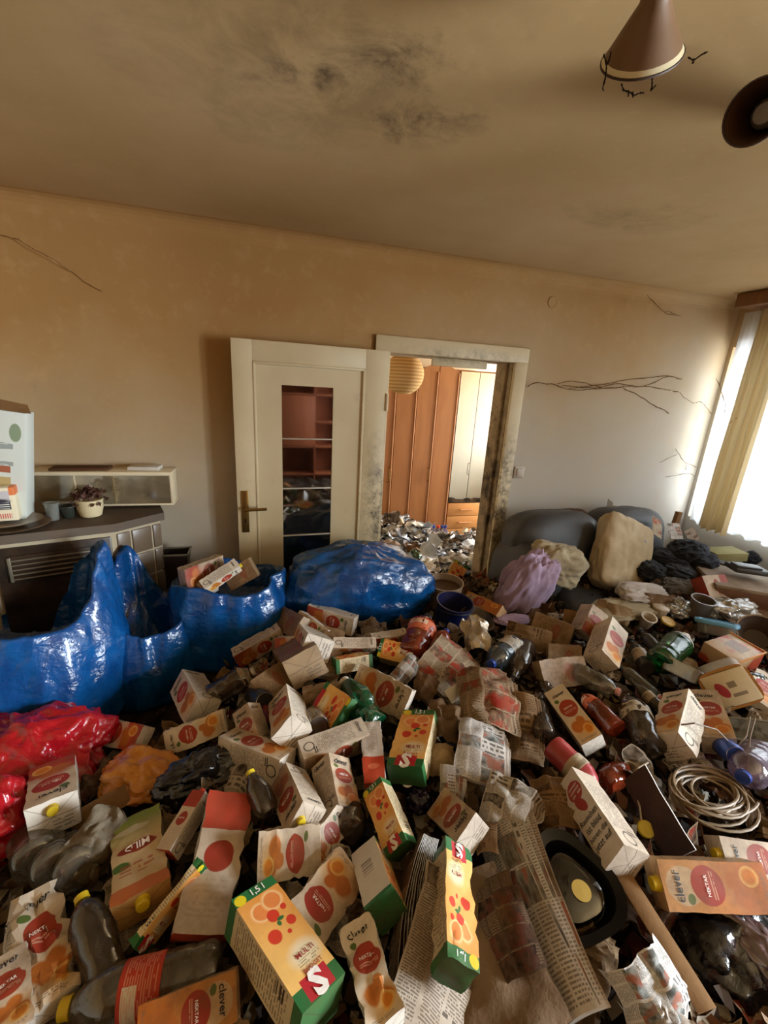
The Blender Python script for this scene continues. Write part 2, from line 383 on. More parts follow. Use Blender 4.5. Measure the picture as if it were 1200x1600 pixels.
for a, b in zip(bars_z, bars_z[1:]): MB().box(gx0, -T+.022, a, gx1, -T+.027, b).build('glass_pane', gl.m, dl, smooth=False)
for z in bars_z[1:-1]: MB().bbox(gx0, -T+.014, z-.004, gx1, -T+.024, z+.004, .001).build('glazing_bar', mat['white'], dl)
hp = MB(); hp.bbox(x0+.022, -T-.008, .925, x0+.062, -T+.001, 1.175, .004).build('handle_plate', mat['brass'], dl)
MB().tube([(x0+.042, -T-.005, 1.075), (x0+.042, -T-.05, 1.075), (x0+.052, -T-.056, 1.075), (x0+.16, -T-.056, 1.078)], .0085, 10).build('handle', mat['brass'], dl)
MB().box(x0+.038, -T-.0095, .985, x0+.046, -T-.007, 1.01).build('keyhole', mat['black'], dl)
for z in (.28, 1.70): MB().tube([(x1+.006, -T-.004, z-.05), (x1+.006, -T-.004, z+.05)], .009, 8).build('hinge', mat['paint'], dl)
# small fittings of the wall
sw = tag(empty('light_switch', (1.745, D, 1.26)), 'small square white light switch beside the doorway', 'light switch')
MB().bbox(-.042, -.012, -.042, .042, 0, .042, .006).build('switch_plate', mat['white'], sw)
MB().bbox(-.026, -.019, -.028, .026, -.01, .028, .004).build('rocker', mat['white'], sw)
bx = tag(MB().lathe([(0.0, .004), (.026, .004), (.028, .006), (.034, .006), (.038, 0)], 24, cap=(False, False), M=Matrix.Translation((1.81, D, 2.37)) @ Matrix.Rotation(PI/2, 4, 'X')).build('junction_box_cover', mat['wall']), 'round painted-over junction box cover high on the back wall', 'cover')
def web(name, paths, label, m_='web', r=.0022):
    b = MB()
    for k, p in enumerate(paths):
        pts = []
        for i, (q, w) in enumerate(zip(p, p[1:])):
            q, w = Vector(q), Vector(w); n = 9
            a_ = Vector(p[i-1]) if i else q*2-w; d_ = Vector(p[i+2]) if i+2 < len(p) else w*2-q
            for j in range(n):
                u = j/n; t = .5*((2*q)+(w-a_)*u+(2*a_-5*q+4*w-d_)*u*u+(3*q-a_-3*w+d_)*u**3); pts.append(t+n3(t, 9, k*3.1)*.009+n3(t, 31, k*1.1)*.004)
        pts.append(Vector(p[-1])); N = len(pts)
        b.tube(pts, [r*(.5+.9*abs(n1(i*.7, k*5.3+.5))) for i in range(N)], 5)
    return tag(b.build(name, mat[m_]), label, 'cobweb')
def onwall(px, py, off=.008): r = ray(px, py); t = (D-off)/r.y; return CAMLOC + r*t
def onceil(px, py, off=.006): r = ray(px, py); t = (CH-off-EYE)/r.z; return CAMLOC + r*t
W = onwall
web('cobweb', [[W(824,606,.004), W(836,599,.05), W(862,600,.06), W(890,608,.06), W(930,608,.05), W(975,604,.05)], [W(890,608,.06), W(940,600), W(1000,592), W(1040,588), W(1065,592,.004)],
    [W(880,601), W(930,607), W(985,604), W(1020,606), W(1060,612,.004)], [W(930,607), W(965,600), W(1005,603), W(1045,588)], [W(975,606), W(1005,622), W(1045,646,.004)], [W(870,600), W(890,596), W(915,598), W(940,606)]], 'long dusty brown cobweb sagging along the wall right of the doorway', r=.0036)
web('cobweb', [[W(1085,630,.004), W(1095,628,.03), W(1105,640,.03), W(1115,648,.004)], [W(1062,612,.004), W(1070,622,.02), W(1085,630,.004)]], 'short dusty cobweb on the wall left of the curtain')
web('cobweb', [[W(1055,700,.004), W(1066,718,.03), W(1078,726,.02), W(1095,732,.004)], [W(1074,726,.02), W(1072,734,.004)], [W(1030,722,.004), W(1052,712,.01), W(1060,708,.02)], [W(1040,745,.004), W(1075,740,.01), W(1085,744,.004)]], 'branching cobweb low on the wall near the window')
web('cobweb', [[W(1008,458,.004), W(1022,472,.02), W(1036,487,.03), W(1064,494,.004)], [W(1036,487,.03), W(1045,488), W(1058,492)]], 'short dark cobweb high on the wall under the ceiling')
web('cobweb', [[W(1120,592,.2), W(1130,622,.25), W(1133,632,.25), W(1131,655,.25), W(1140,661,.25), W(1152,653,.3)]], 'single hanging dust thread before the curtain')
web('cobweb', [[W(0,366,.01), W(30,376,.03), W(60,392,.03), W(85,405,.03), W(112,424,.005)], [W(112,424,.005), W(130,440,.01), W(160,455,.004)]], 'faint dark cobweb on the wall above the stove')
# ------------------------------------------------------------------ curtains and valance
def cloth_m(name, c, tr, transp=0., kd=.55, kt=.5):
    m_ = bpy.data.materials.new(name); m_.use_nodes = True; t = m_.node_tree; t.nodes.clear()
    o = t.nodes.new('ShaderNodeOutputMaterial'); a = t.nodes.new('ShaderNodeAddShader'); d = t.nodes.new('ShaderNodeBsdfDiffuse'); b = t.nodes.new('ShaderNodeBsdfTranslucent')
    d.inputs[0].default_value = [x*kd for x in lin(c)[:3]]+[1]; b.inputs[0].default_value = [x*kt for x in lin(tr)[:3]]+[1]
    t.links.new(d.outputs[0], a.inputs[0]); t.links.new(b.outputs[0], a.inputs[1]); last = a.outputs[0]
    if transp:
        x = t.nodes.new('ShaderNodeMixShader'); p = t.nodes.new('ShaderNodeBsdfTransparent'); x.inputs[0].default_value = transp
        t.links.new(last, x.inputs[1]); t.links.new(p.outputs[0], x.inputs[2]); last = x.outputs[0]
    t.links.new(last, o.inputs[0]); return m_
def hanging(name, m_, ya, yb, x, zt, zb, folds, amp, label, gather=0., hemwave=.01, seed=0):
    ny, nz = folds*10, 26; v, f = [], []
    for i in range(nz+1):
        t = i/nz
        for j in range(ny+1):
            s = j/ny; w = math.sin(s*folds*2*PI+1.4*n1(s*3, t*1.2, seed))+.5*math.sin(s*folds*4.7*PI+seed)
            y = ya+(yb-ya)*s; y += gather*(t**1.2)*(1 if gather else 0)*(1-.4*s)
            v.append((x+amp*w*(.5+.5*t)+.02*n1(s*4, t*3, seed+5), y, zt+(zb-zt)*t+hemwave*math.sin(s*folds*2*PI)*t))
    for i in range(nz):
        for j in range(ny): k = i*(ny+1)+j; f.append((k, k+1, k+ny+2, k+ny+1))
    return tag(obj(name, mesh(name, v, f, [m_])), label, 'curtain')
sheer = cloth_m('sheer white voile', '#f2f2ee', '#f6faff', .08, .5, .28); drape = cloth_m('yellowed curtain cloth', '#cdbb94', '#c6b288', 0., .85, .17)
hanging('sheer_curtain', sheer, 2.50, .55, 3.33, 2.44, .89, 16, .018, 'sheer white curtain glowing in front of the window')
hanging('side_drape', drape, 2.345, 2.14, 3.27, 2.44, .88, 4, .022, 'yellowed side drape gathered at the far end of the window', 0.03)
va = tag(empty('curtain_valance', (3.28, 1.5, 2.44)), 'brown curtain rail box under the ceiling above the window', 'curtain rail')
vm = M_wood('valance wood', '#6a4526', '#8a5c34', .4)
MB().bbox(-.15, -1.2, .005, .12, .93, .03, .004).build('rail_board', vm, va)
MB().bbox(-.16, -1.2, .0, -.13, .93, .088, .008).build('front_board', vm, va)
# ------------------------------------------------------------------ next room: wardrobe, paper lantern
WY = 4.1
wd = tag(empty('wardrobe', (1.26, WY, 0)), 'orange wooden wardrobe with arched doors, mirror doors and drawers in the next room', 'wardrobe')
xs = [-.66, -.44, -.22, .0, .215, .43, .655]
MB().box(-.70, .012, 0, 1.12, .45, 2.0).build('carcass', mat['wardrobe'], wd, smooth=False)
def arch_door(xa, xb, zc, arched, name='door'):
    n = 8; out = []
    for i in range(n+1):
        x = xa+(xb-xa)*i/n; g = (x-arched[0])/(arched[1]-arched[0]); out.append((x, 1.965+.075*math.sin(PI*max(0, min(1, g)))))
    b = MB(); v = []; N = n+1
    for y in (-.012, .01):
        for x, z in out: v.append((x, y, z))
        for x, z in out: v.append((x, y, .06))
    f = [tuple(range(N))+tuple(range(2*N-1, N-1, -1)), tuple(range(3*N-1, 2*N-1, -1))+tuple(range(3*N, 4*N))]
    for i in range(n): f += [(i+1, i, 2*N+i, 2*N+i+1)]
    f += [(0, N, 3*N, 2*N), (N-1, 3*N-1, 4*N-1, 2*N-1)]
    return b.raw(v, f).build(name, mat['wardrobe'], wd, smooth=False)
for a, b, ar in ((xs[0], xs[1], (xs[0], xs[2])), (xs[1], xs[2], (xs[0], xs[2])), (xs[2], xs[3], (xs[2], xs[4])), (xs[3], xs[4], (xs[2], xs[4])), (xs[4], xs[5], (xs[4], xs[6])), (xs[5], xs[6], (xs[4], xs[6]))):
    d_ = arch_door(a+.004, b-.004, 0, ar)
    MB().bbox(b-.018, -.022, .06, b-.006, -.012, 1.965, .003).build('edge_strip', mat['edge'], d_)
    if b in (xs[3], xs[5], xs[1]): MB().tube([(b-.035, -.012, .86), (b-.035, -.04, .87), (b-.035, -.04, 1.0), (b-.035, -.012, 1.01)], .005, 6).build('handle', mat['brass'], d_)
mx0, mx1 = .665, 1.09; mxm = .875
for a, b in ((mx0, mxm-.003), (mxm+.003, mx1)):
    q = MB().box(a, -.010, .62, b, .01, 1.985).build('mirror_door', mat['mirror'], wd, smooth=False)
    if b < 1: MB().tube([(b-.012, -.010, .93), (b-.012, -.03, .94), (b-.012, -.03, 1.05), (b-.012, -.010, 1.06)], .004, 6).build('handle', mat['steel'], q)
MB().bbox(1.09, -.02, 0, 1.12, .02, 2.0, .003).build('side_panel', mat['edge'], wd)
for k in range(4):
    z = .47-.148*k
    q = MB().bbox(mx0, -.016, z, mx1-.004, .01, z+.142, .004).build('drawer', mat['wardrobe2'], wd)
    MB().tube([(.80, -.016, z+.075), (.81, -.04, z+.075), (.95, -.04, z+.075), (.96, -.016, z+.075)], .006, 6).build('drawer_handle', mat['edge'], q)
# what the mirror doors show: a white sheet over an armchair against the shared wall of the next room
def drapeform(name, c, rx, ry, h, m_, label, cat, seed=0, n=64, sag=.5, folds=9, k=18, group=None):
    """cloth hanging over a bulky form: top dome, then folds running down to the ground"""
    v, f = [], []
    for i in range(k+1):
        t = i/k
        for j in range(n):
            w = 2*PI*j/n; r = min(1, t*2)**.6*(1+.16*max(0, t-.5)*2); fold = math.sin(w*folds+2*n1(math.cos(w)*2, math.sin(w)*2, seed))*.08*max(0, t-.25)+.14*n1(math.cos(w)*1.6+seed, math.sin(w)*1.6, t*2)*t
            z = h*(1-(max(0, t-.0)**2.2)*1.0)+.05*n1(math.cos(w)*2*t, math.sin(w)*2*t, seed+3)*(1-t)
            v.append((rx*math.cos(w)*(r+fold), ry*math.sin(w)*(r+fold), max(0.0, z)))
    for i in range(k):
        for j in range(n): f.append((i*n+j, (i+1)*n+j, (i+1)*n+(j+1) % n, i*n+(j+1) % n))
    f.append(tuple(range(n)))
    o = obj(name, mesh(name, v, f, [m_])); o.location = c; return tag(o, label, cat, group)
whitecloth = M_cloth('white cotton sheet', '#d8d8d2', '#c2c0b8')
drapeform('dust_sheet', (3.72, 3.15, .0), .38, .28, 1.05, whitecloth, 'white sheet draped over a chair, seen in the wardrobe mirror', 'sheet', 3)
pl = Mat('rice paper', .9, .1); w_ = pl.xyz('Object'); pl.col(pl.mix('#a07c4c', '#c4a06c', pl.mr(pl.a('SINE', pl.mul(w_[2], 240)), -1, 1))); pl.p.inputs['Transmission Weight'].default_value = 0
ln = tag(empty('paper_lantern', (1.13, 3.5, 1.90)), 'round ribbed rice paper lantern hanging in the next room', 'lantern')
MB().lathe([(.165*math.sin(a)+.002*(i % 2), -.165*math.cos(a)) for i, a in enumerate([PI*k/28 for k in range(3, 26)])], 28, cap=(False, False)).build('lamp_shade', pl.m, ln)
MB().tube([(0, 0, .14), (0, 0, .63)], .003, 6).build('cord', mat['black'], ln)
MB().lathe([(.02, .05), (.02, .14)], 10).build('lamp_holder', mat['white'], ln)
# bookcase behind the camera (its reflection stands in the door glass)
bk = tag(empty('bookcase', (.75, BY+.02, 0)), 'dark reddish wooden wall unit behind the viewpoint', 'bookcase')
for x in (-1.2, -.45, .35, 1.2): MB().bbox(x-.012, 0, 0, x+.012, .4, 2.2, .003).build('side_panel', mat['brownwood'], bk)
for z in (.35, .8, 1.2, 1.62, 2.19): MB().bbox(-1.2, 0, z-.012, 1.2, .4, z+.012, .003).build('shelf_board', mat['brownwood'], bk)
MB().box(-1.2, 0, 0, 1.2, .012, 2.2).build('back_panel', mat['brownwood'], bk, smooth=False)
MB().bbox(-.44, .38, .82, .34, .41, 1.6, .004).build('cabinet_door', mat['brownwood'], bk)
# ------------------------------------------------------------------ ceiling spotlights
def at_y(px, py, y): r = ray(px, py); return CAMLOC + r*(y/r.y)
def at_z(px, py, z): r = ray(px, py); return CAMLOC + r*((z-EYE)/r.z)
def at_x(px, py, x): r = ray(px, py); return CAMLOC + r*(x/r.x)
def axis_matrix(A, Bp):
    z = (Bp-A).normalized(); x = z.orthogonal().normalized(); y = z.cross(x)
    q = Matrix.Identity(4)
    for i in range(3): q[i][0], q[i][1], q[i][2], q[i][3] = x[i], y[i], z[i], A[i]
    return q
def spot(A, Bp, R_, label):
    L = (Bp-A).length; M_ = axis_matrix(A, Bp)
    t = tag(empty('ceiling_spotlight', A), label, 'ceiling lamp'); q = Matrix.Translation(-A) @ M_
    MB().lathe([(R_*.30, -.012), (R_*.34, 0), (R_*.36, L*.1), (R_*.62, L*.45), (R_*.86, L*.78), (R_, L*.96), (R_*.97, L*.96), (R_*.82, L*.76), (R_*.3, L*.1)], 32, cap=(True, True)).build('lamp_shade', mat['lamp'], t, mw=q)
    MB().lathe([(R_*1.0, L*.955), (R_*1.035, L*.965), (R_*1.035, L*1.0), (R_*.97, L*1.0), (R_*.97, L*.955)], 32, cap=(False, False)).build('rim_ring', mat['lampdark'], t, mw=q)
    MB().lathe([(R_*.93, L*.87), (R_*1.005, L*.955), (R_*.99, L*.956)], 32, cap=(False, False)).build('rim_band', mat['lampring'], t, mw=q)
    MB().lathe([(.012, L*.3), (.028, L*.5), (.03, L*.62), (.02, L*.72), (.0, L*.75)], 14, cap=(True, False)).build('bulb', mat['white'], t, mw=q)
    MB().tube([A-A, Vector((.012, -.015, .02)), Vector((.012, -.02, CH-A.z-.0))], .010, 8).build('arm', mat['lampdark'], t)
    MB().lathe([(.026, 0), (.03, .01), (.022, .045), (.012, .05)], 16, M=Matrix.Translation((.012, -.02, CH-A.z-.05))).build('ceiling_rose', mat['lampring'], t)
    return t
SA = at_z(1026, -8, 2.44); _h = Vector((SA.x-.12, SA.y, 0)).normalized(); SB = SA+(_h*.80+Vector((0, 0, -.60)))*.080
spot(SA, SB, .068, 'brown conical ceiling spotlight with a pale rim band, dust strings below')
SA2 = at_y(1222, 178, 1.02); SB2 = at_y(1180, 176, .90)
spot(SA2, SB2, .058, 'second brown spotlight cut by the frame edge, mouth turned towards the room')
def tq(dx, dy, dz): return SB+Vector((dx, dy, dz))
def lampweb(name, px, label):
    return web(name, [[at_y(a, b, SB.y-.01+.002*i) for i, (a, b) in enumerate(p)] for p in px], label, 'dust', .0018)
lampweb('dust_string', [[(944, 84), (948, 100), (946, 118), (943, 142)], [(951, 88), (947, 103)]], 'long black dust string hanging from the outer edge of the conical spotlight')
lampweb('dust_string', [[(1021, 104), (1020, 120), (1017, 139)], [(1026, 129), (1018, 138)]], 'short black dust string hanging under the middle of the spotlight rim')
lampweb('dust_string', [[(969, 134), (974, 146), (984, 146), (990, 148), (997, 146), (1005, 145)], [(990, 140), (990, 150)], [(979, 143), (981, 151)]], 'loop of black dust specks dangling below the conical spotlight')
lampweb('dust_string', [[(1073, 88), (1082, 92), (1092, 88), (1101, 84)], [(1082, 92), (1081, 98)]], 'black dust tuft beside the right rim of the spotlight')
# ------------------------------------------------------------------ the heap: its height over the floor
def g2(x, y, cx, cy, sx, sy): return math.exp(-((x-cx)/sx)**2-((y-cy)/sy)**2)
def H(x, y):
    if y > D-.05: 
        return .40+.17*g2(x, y, 1.25, 3.9, .35, .5)-.10*g2(x, y, 1.95, 4.0, .5, .5)+.05*n1(x*4, y*4)
    z = .57-.22*g2(x, y, -.55, 1.75, .42, .55)-.10*g2(x, y, -.75, .75, .4, .35)-.06*g2(x, y, .5, 2.4, .8, .35)
    z += .20*g2(x, y, 2.75, 2.05, .7, .5)+.03*g2(x, y, 1.7, 1.4, .6, .5)
    return z+.025*n1(x*2.3, y*2.3, 4.)
def surf(px, py, dz=0.):
    r = ray(px, py); z = .55
    for _ in range(14):
        p = CAMLOC+r*((z+dz-EYE)/r.z); z = .5*z+.5*H(p.x, p.y)
    return CAMLOC+r*((z+dz-EYE)/r.z)
def frame(A, B, roll=0., L=None):
    """matrix with origin A, z towards B, -y (the front) turned to the viewer and then rolled about z; and the length"""
    a = B-A; ln_ = a.length if L is None else L; a.normalize()
    c = (CAMLOC-(A+B)/2); n = (c-a*c.dot(a)).normalized(); n = Matrix.Rotation(math.radians(roll), 3, a) @ n
    u = a.cross(n); q = Matrix.Identity(4)
    for i in range(3): q[i][0], q[i][1], q[i][2], q[i][3] = u[i], -n[i], a[i], A[i]
    return q, ln_
placed = []
def place(ax, ay, da, bx, by, db, roll=0., L=None):
    A, B = surf(ax, ay, da), surf(bx, by, db); q, l = frame(A, B, roll, L); placed.append((A+q.to_3x3() @ Vector((0, 0, l/2)))); return q, l
# ------------------------------------------------------------------ print on cartons
def print_front(kind):
    q = Mat('carton print '+kind, .5, .35); u, v = q.xyz()[0], q.xyz()[1]
    if kind in ('orange', 'apricot', 'red'):
        c = lin('#e6dfd2')
        if kind == 'apricot': c = q.mix('#d8a05a', '#c9782c', q.mr(v, .75, .1)); c = q.mix(c, '#dcc6a4', q.ell(u, v, .5, .80, .40, .17, .06))
        if kind == 'orange': c = q.mix(c, '#e9b860', q.mul(q.ell(u, v, .6, .20, .75, .26, .8), .8))
        if kind == 'red': c = q.mix(c, '#b8442a', q.lt(v, .34)); c = q.mix(c, '#cf6a4a', q.mul(q.ell(u, v, .5, .3, .6, .2, .6), .8))
        c = q.mix(c, '#557a3a', q.ell(q.add(u, q.mul(v, .5)), v, .62, .76, .12, .04, .2))
        e = q.ell(u, v, .52, .58, .40, .155, .03); c = q.mix(c, '#b23a28', e)
        c = q.mix(c, '#e8b9a4', q.mul(q.mul(q.textlines(u, v, 44, .25, .80, .50, .555, 8, .40), e), .8))
        for cu, cv, r in ((.34, .26, .27), (.74, .20, .25), (.62, .33, .2)):
            c = q.mix(c, '#cc7a30', q.ell(u, v, cu, cv, r, r*.40, .25))
        a_ = q.ell(u, v, .72, .17, .22, .088, .05); c = q.mix(c, '#f0c06c', a_); c = q.mix(c, '#e08a24', q.ell(u, v, .72, .17, .18, .072, .25))
        c = q.mix(c, '#7e7469', q.mul(q.textlines(u, v, 60, .12, .85, .03, .07, 14), .8))
        c = q.grime(c, .55)
    elif kind == 'multi':
        c = q.mix('#efc070', '#e29a48', q.mr(q.add(v, q.mul(u, .2)), .35, .95))
        for cu, cv, r in ((.36, .76, .24), (.68, .80, .25)):
            c = q.mix(c, '#f3b070', q.ell(u, v, cu, cv, r, r*.40, .04)); c = q.mix(c, '#f2cf94', q.ell(u, v, cu, cv, r*.86, r*.35, .05)); c = q.mix(c, '#e88c4a', q.ell(u, v, cu, cv, r*.78, r*.31, .15))
        for cu, cv, r in ((.52, .68, .14), (.32, .53, .15), (.78, .57, .11), (.8, .7, .07), (.62, .50, .05)): c = q.mix(c, '#cf3a24', q.ell(u, v, cu, cv, r, r*.40, .12))
        c = q.mix(c, '#2c6a38', q.a('MAXIMUM', q.ell(u, v, .62, .63, .09, .018, .2), q.ell(u, v, .54, .60, .05, .025, .2)))
        c = q.mix(c, '#ece0c0', q.mul(q.ell(u, v, .62, .30, .42, .13, .5), .9)); c = q.mix(c, '#8a7a4a', q.mul(q.textlines(u, v, 50, .38, .88, .23, .275, 9), .7))
        g_ = q.a('MAXIMUM', q.gt(v, .905), q.lt(v, .125)); c = q.mix(c, '#1d6b38', g_)
        c = q.mix(c, '#b92030', q.rect(u, v, .22, .80, .01, .165))
        c = q.mix(c, '#e0cc20', q.ell(u, v, .14, .945, .13, .048, .05))
        c = q.grime(c, .22)
    elif kind == 'apple':
        c = q.mix('#c9b490', '#7f9440', q.mr(v, .42, .08)); c = q.mix(c, '#b96a3c', q.gt(v, .86)); c = q.mix(c, '#3f6a2c', q.ell(u, v, .85, .62, .2, .05, .2))
        c = q.mix(c, '#8c2c1c', q.ell(u, v, .5, .45, .42, .065, .1)); c = q.mix(c, '#a04a30', q.mul(q.textlines(u, v, 20, .2, .85, .6, .74, 6), .7)); c = q.mix(c, '#d6d2c0', q.mul(q.ell(u, v, .6, .2, .4, .05, .2), .7)); c = q.grime(c, .35)
    elif kind == 'redtop':
        c = q.mix('#d9cfc0', '#b5402c', q.gt(v, .70)); c = q.mix(c, '#a83a2a', q.ell(u, v, .5, .5, .34, .12, .05)); c = q.mix(c, '#c4b6a2', q.mul(q.textlines(u, v, 26, .15, .85, .1, .34, 9), .5)); c = q.grime(c, .35)
    elif kind == 'tomato':
        c = q.mix('#cfc9c4', '#c2452a', q.lt(v, .40)); c = q.mix(c, '#e2795a', q.ell(u, v, .5, .25, .3, .05, .2)); c = q.mix(c, '#8a8684', q.mul(q.textlines(u, v, 34, .2, .8, .5, .9, 8), .5)); c = q.grime(c, .4)
    elif kind == 'talk':
        c = q.mix('#ddd8d0', '#a83430', q.a('MAXIMUM', q.ell(u, v, .55, .78, .34, .12, .04), q.ell(q.add(u, v), v, 1.12, .62, .2, .1, .1))); c = q.mix(c, '#e2c8c0', q.mul(q.mul(q.textlines(u, v, 20, .3, .8, .7, .86, 6), q.ell(u, v, .55, .78, .3, .1, .1)), .7)); c = q.grime(c, .25)
    elif kind == 'kraft':
        c = q.mix('#a58c6c', '#8c7354', q.mr(q.noise(5, 'UV', 3), .3, .7)); c = q.mix(c, '#5c4734', q.mul(q.textlines(u, v, 22, .1, .9, .1, .9, 7, .5), .55)); c = q.mix(c, '#9c4630', q.mul(q.ell(u, v, .5, .62, .35, .12, .1), .55)); c = q.grime(c, .6)
    q.col(c); q.bump(q.noise(30, 'Object', 3), .12, .004); return q.m
def print_side(kind):
    q = Mat('carton side '+kind, .42, .4); u, v = q.xyz()[0], q.xyz()[1]
    if kind == 'multi':
        c = q.mix('#d5c6a2', '#6a5a40', q.mul(q.textlines(u, v, 34, .08, .92, .16, .86, 9), .7)); c = q.mix(c, '#1d6b38', q.a('MAXIMUM', q.gt(v, .905), q.lt(v, .10)))
        c = q.mix(c, '#2a2420', q.bars(v, u, .20, .32, .55, .9, 150)); c = q.grime(c, .3)
    elif kind == 'white':
        c = q.mix('#d9d8d6', '#3a3836', q.bars(v, u, .30, .55, .35, .75, 130)); c = q.mix(c, '#1d6b38', q.gt(v, .95)); c = q.grime(c, .15)
    elif kind == 'kraft':
        c = q.mix('#9c8464', '#5a4632', q.mul(q.textlines(u, v, 26, .1, .9, .1, .9, 8), .6)); c = q.grime(c, .6)
    else:
        base = {'apricot': '#d0ae80', 'redtop': '#d8d5d0', 'apple': '#b8ab84', 'tomato': '#c8c4be'}.get(kind, '#dfd8cb')
        c = q.mix(base, '#6c6864', q.mul(q.textlines(u, v, 44, .10, .90, .22, .80, 11), .65))
        ring = q.sub(q.ell(u, v, .5, .12, .24, .085, .1), q.ell(u, v, .5, .12, .19, .066, .1)); c = q.mix(c, '#4a4846', q.a('MAXIMUM', ring, 0.0))
        c = q.mix(c, '#2a2826', q.mul(q.bars(v, u, .16, .22, .60, .92, 170), 1.0)); c = q.grime(c, .38)
    q.col(c); q.bump(q.noise(30, 'Object', 3), .12, .004); return q.m
def print_end(kind):
    q = Mat('carton end '+kind, .45, .4); u, v = q.xyz()[0], q.xyz()[1]
    base = {'multi': '#2a6a3c', 'redtop': '#b8402e', 'kraft': '#a08a6a', 'tomato': '#b0442e', 'apple': '#b8925a', 'apricot': '#d0b088'}.get(kind, '#e0dad0')
    c = q.mix(base, '#5a5248', q.mul(q.textlines(u, v, 9, .12, .6, .55, .9, 5), .6))
    dg = q.a('ABSOLUTE', q.sub(q.a('ABSOLUTE', q.sub(u, .5)), q.a('ABSOLUTE', q.sub(v, .5)))); c = q.mix(c, '#3f3830', q.mul(q.lt(dg, .012), .55))
    c = q.mix(c, '#4a4238', q.mul(q.lt(q.a('ABSOLUTE', q.sub(v, .5)), .012), .7))
    q.col(q.grime(c, .35)); return q.m
FRONT, SIDE, END = {}, {}, {}
for k in ('orange', 'apricot', 'red', 'multi', 'apple', 'redtop', 'tomato', 'kraft', 'talk'): FRONT[k] = print_front(k); SIDE[k] = print_side(k); END[k] = print_end(k)
SIDE['white'] = print_side('white')
inkblack = M_plain('black ink', '#1e1a1c', .6); inkwhite = M_plain('white ink', '#e8e0d8', .6); inkred = M_plain('dull red ink', '#8e2a22', .6); inkgrey = M_plain('grey ink', '#4a4644', .6)
capyellow = M_plain('yellow cap plastic', '#d2b81e', .4, .5, .2); capwhite = M_plain('pale cap plastic', '#d8d2c6', .4, .5, .3); capblue = M_plain('blue cap plastic', '#1c3f9a', .35, .5, .1); capred = M_plain('red cap plastic', '#c03a24', .35); capgreen = M_plain('green cap', '#1d6b38', .4); capdark = M_plain('dark cap plastic', '#1a1a20', .4); cappink = M_plain('pink cap plastic', '#d59a94', .4)
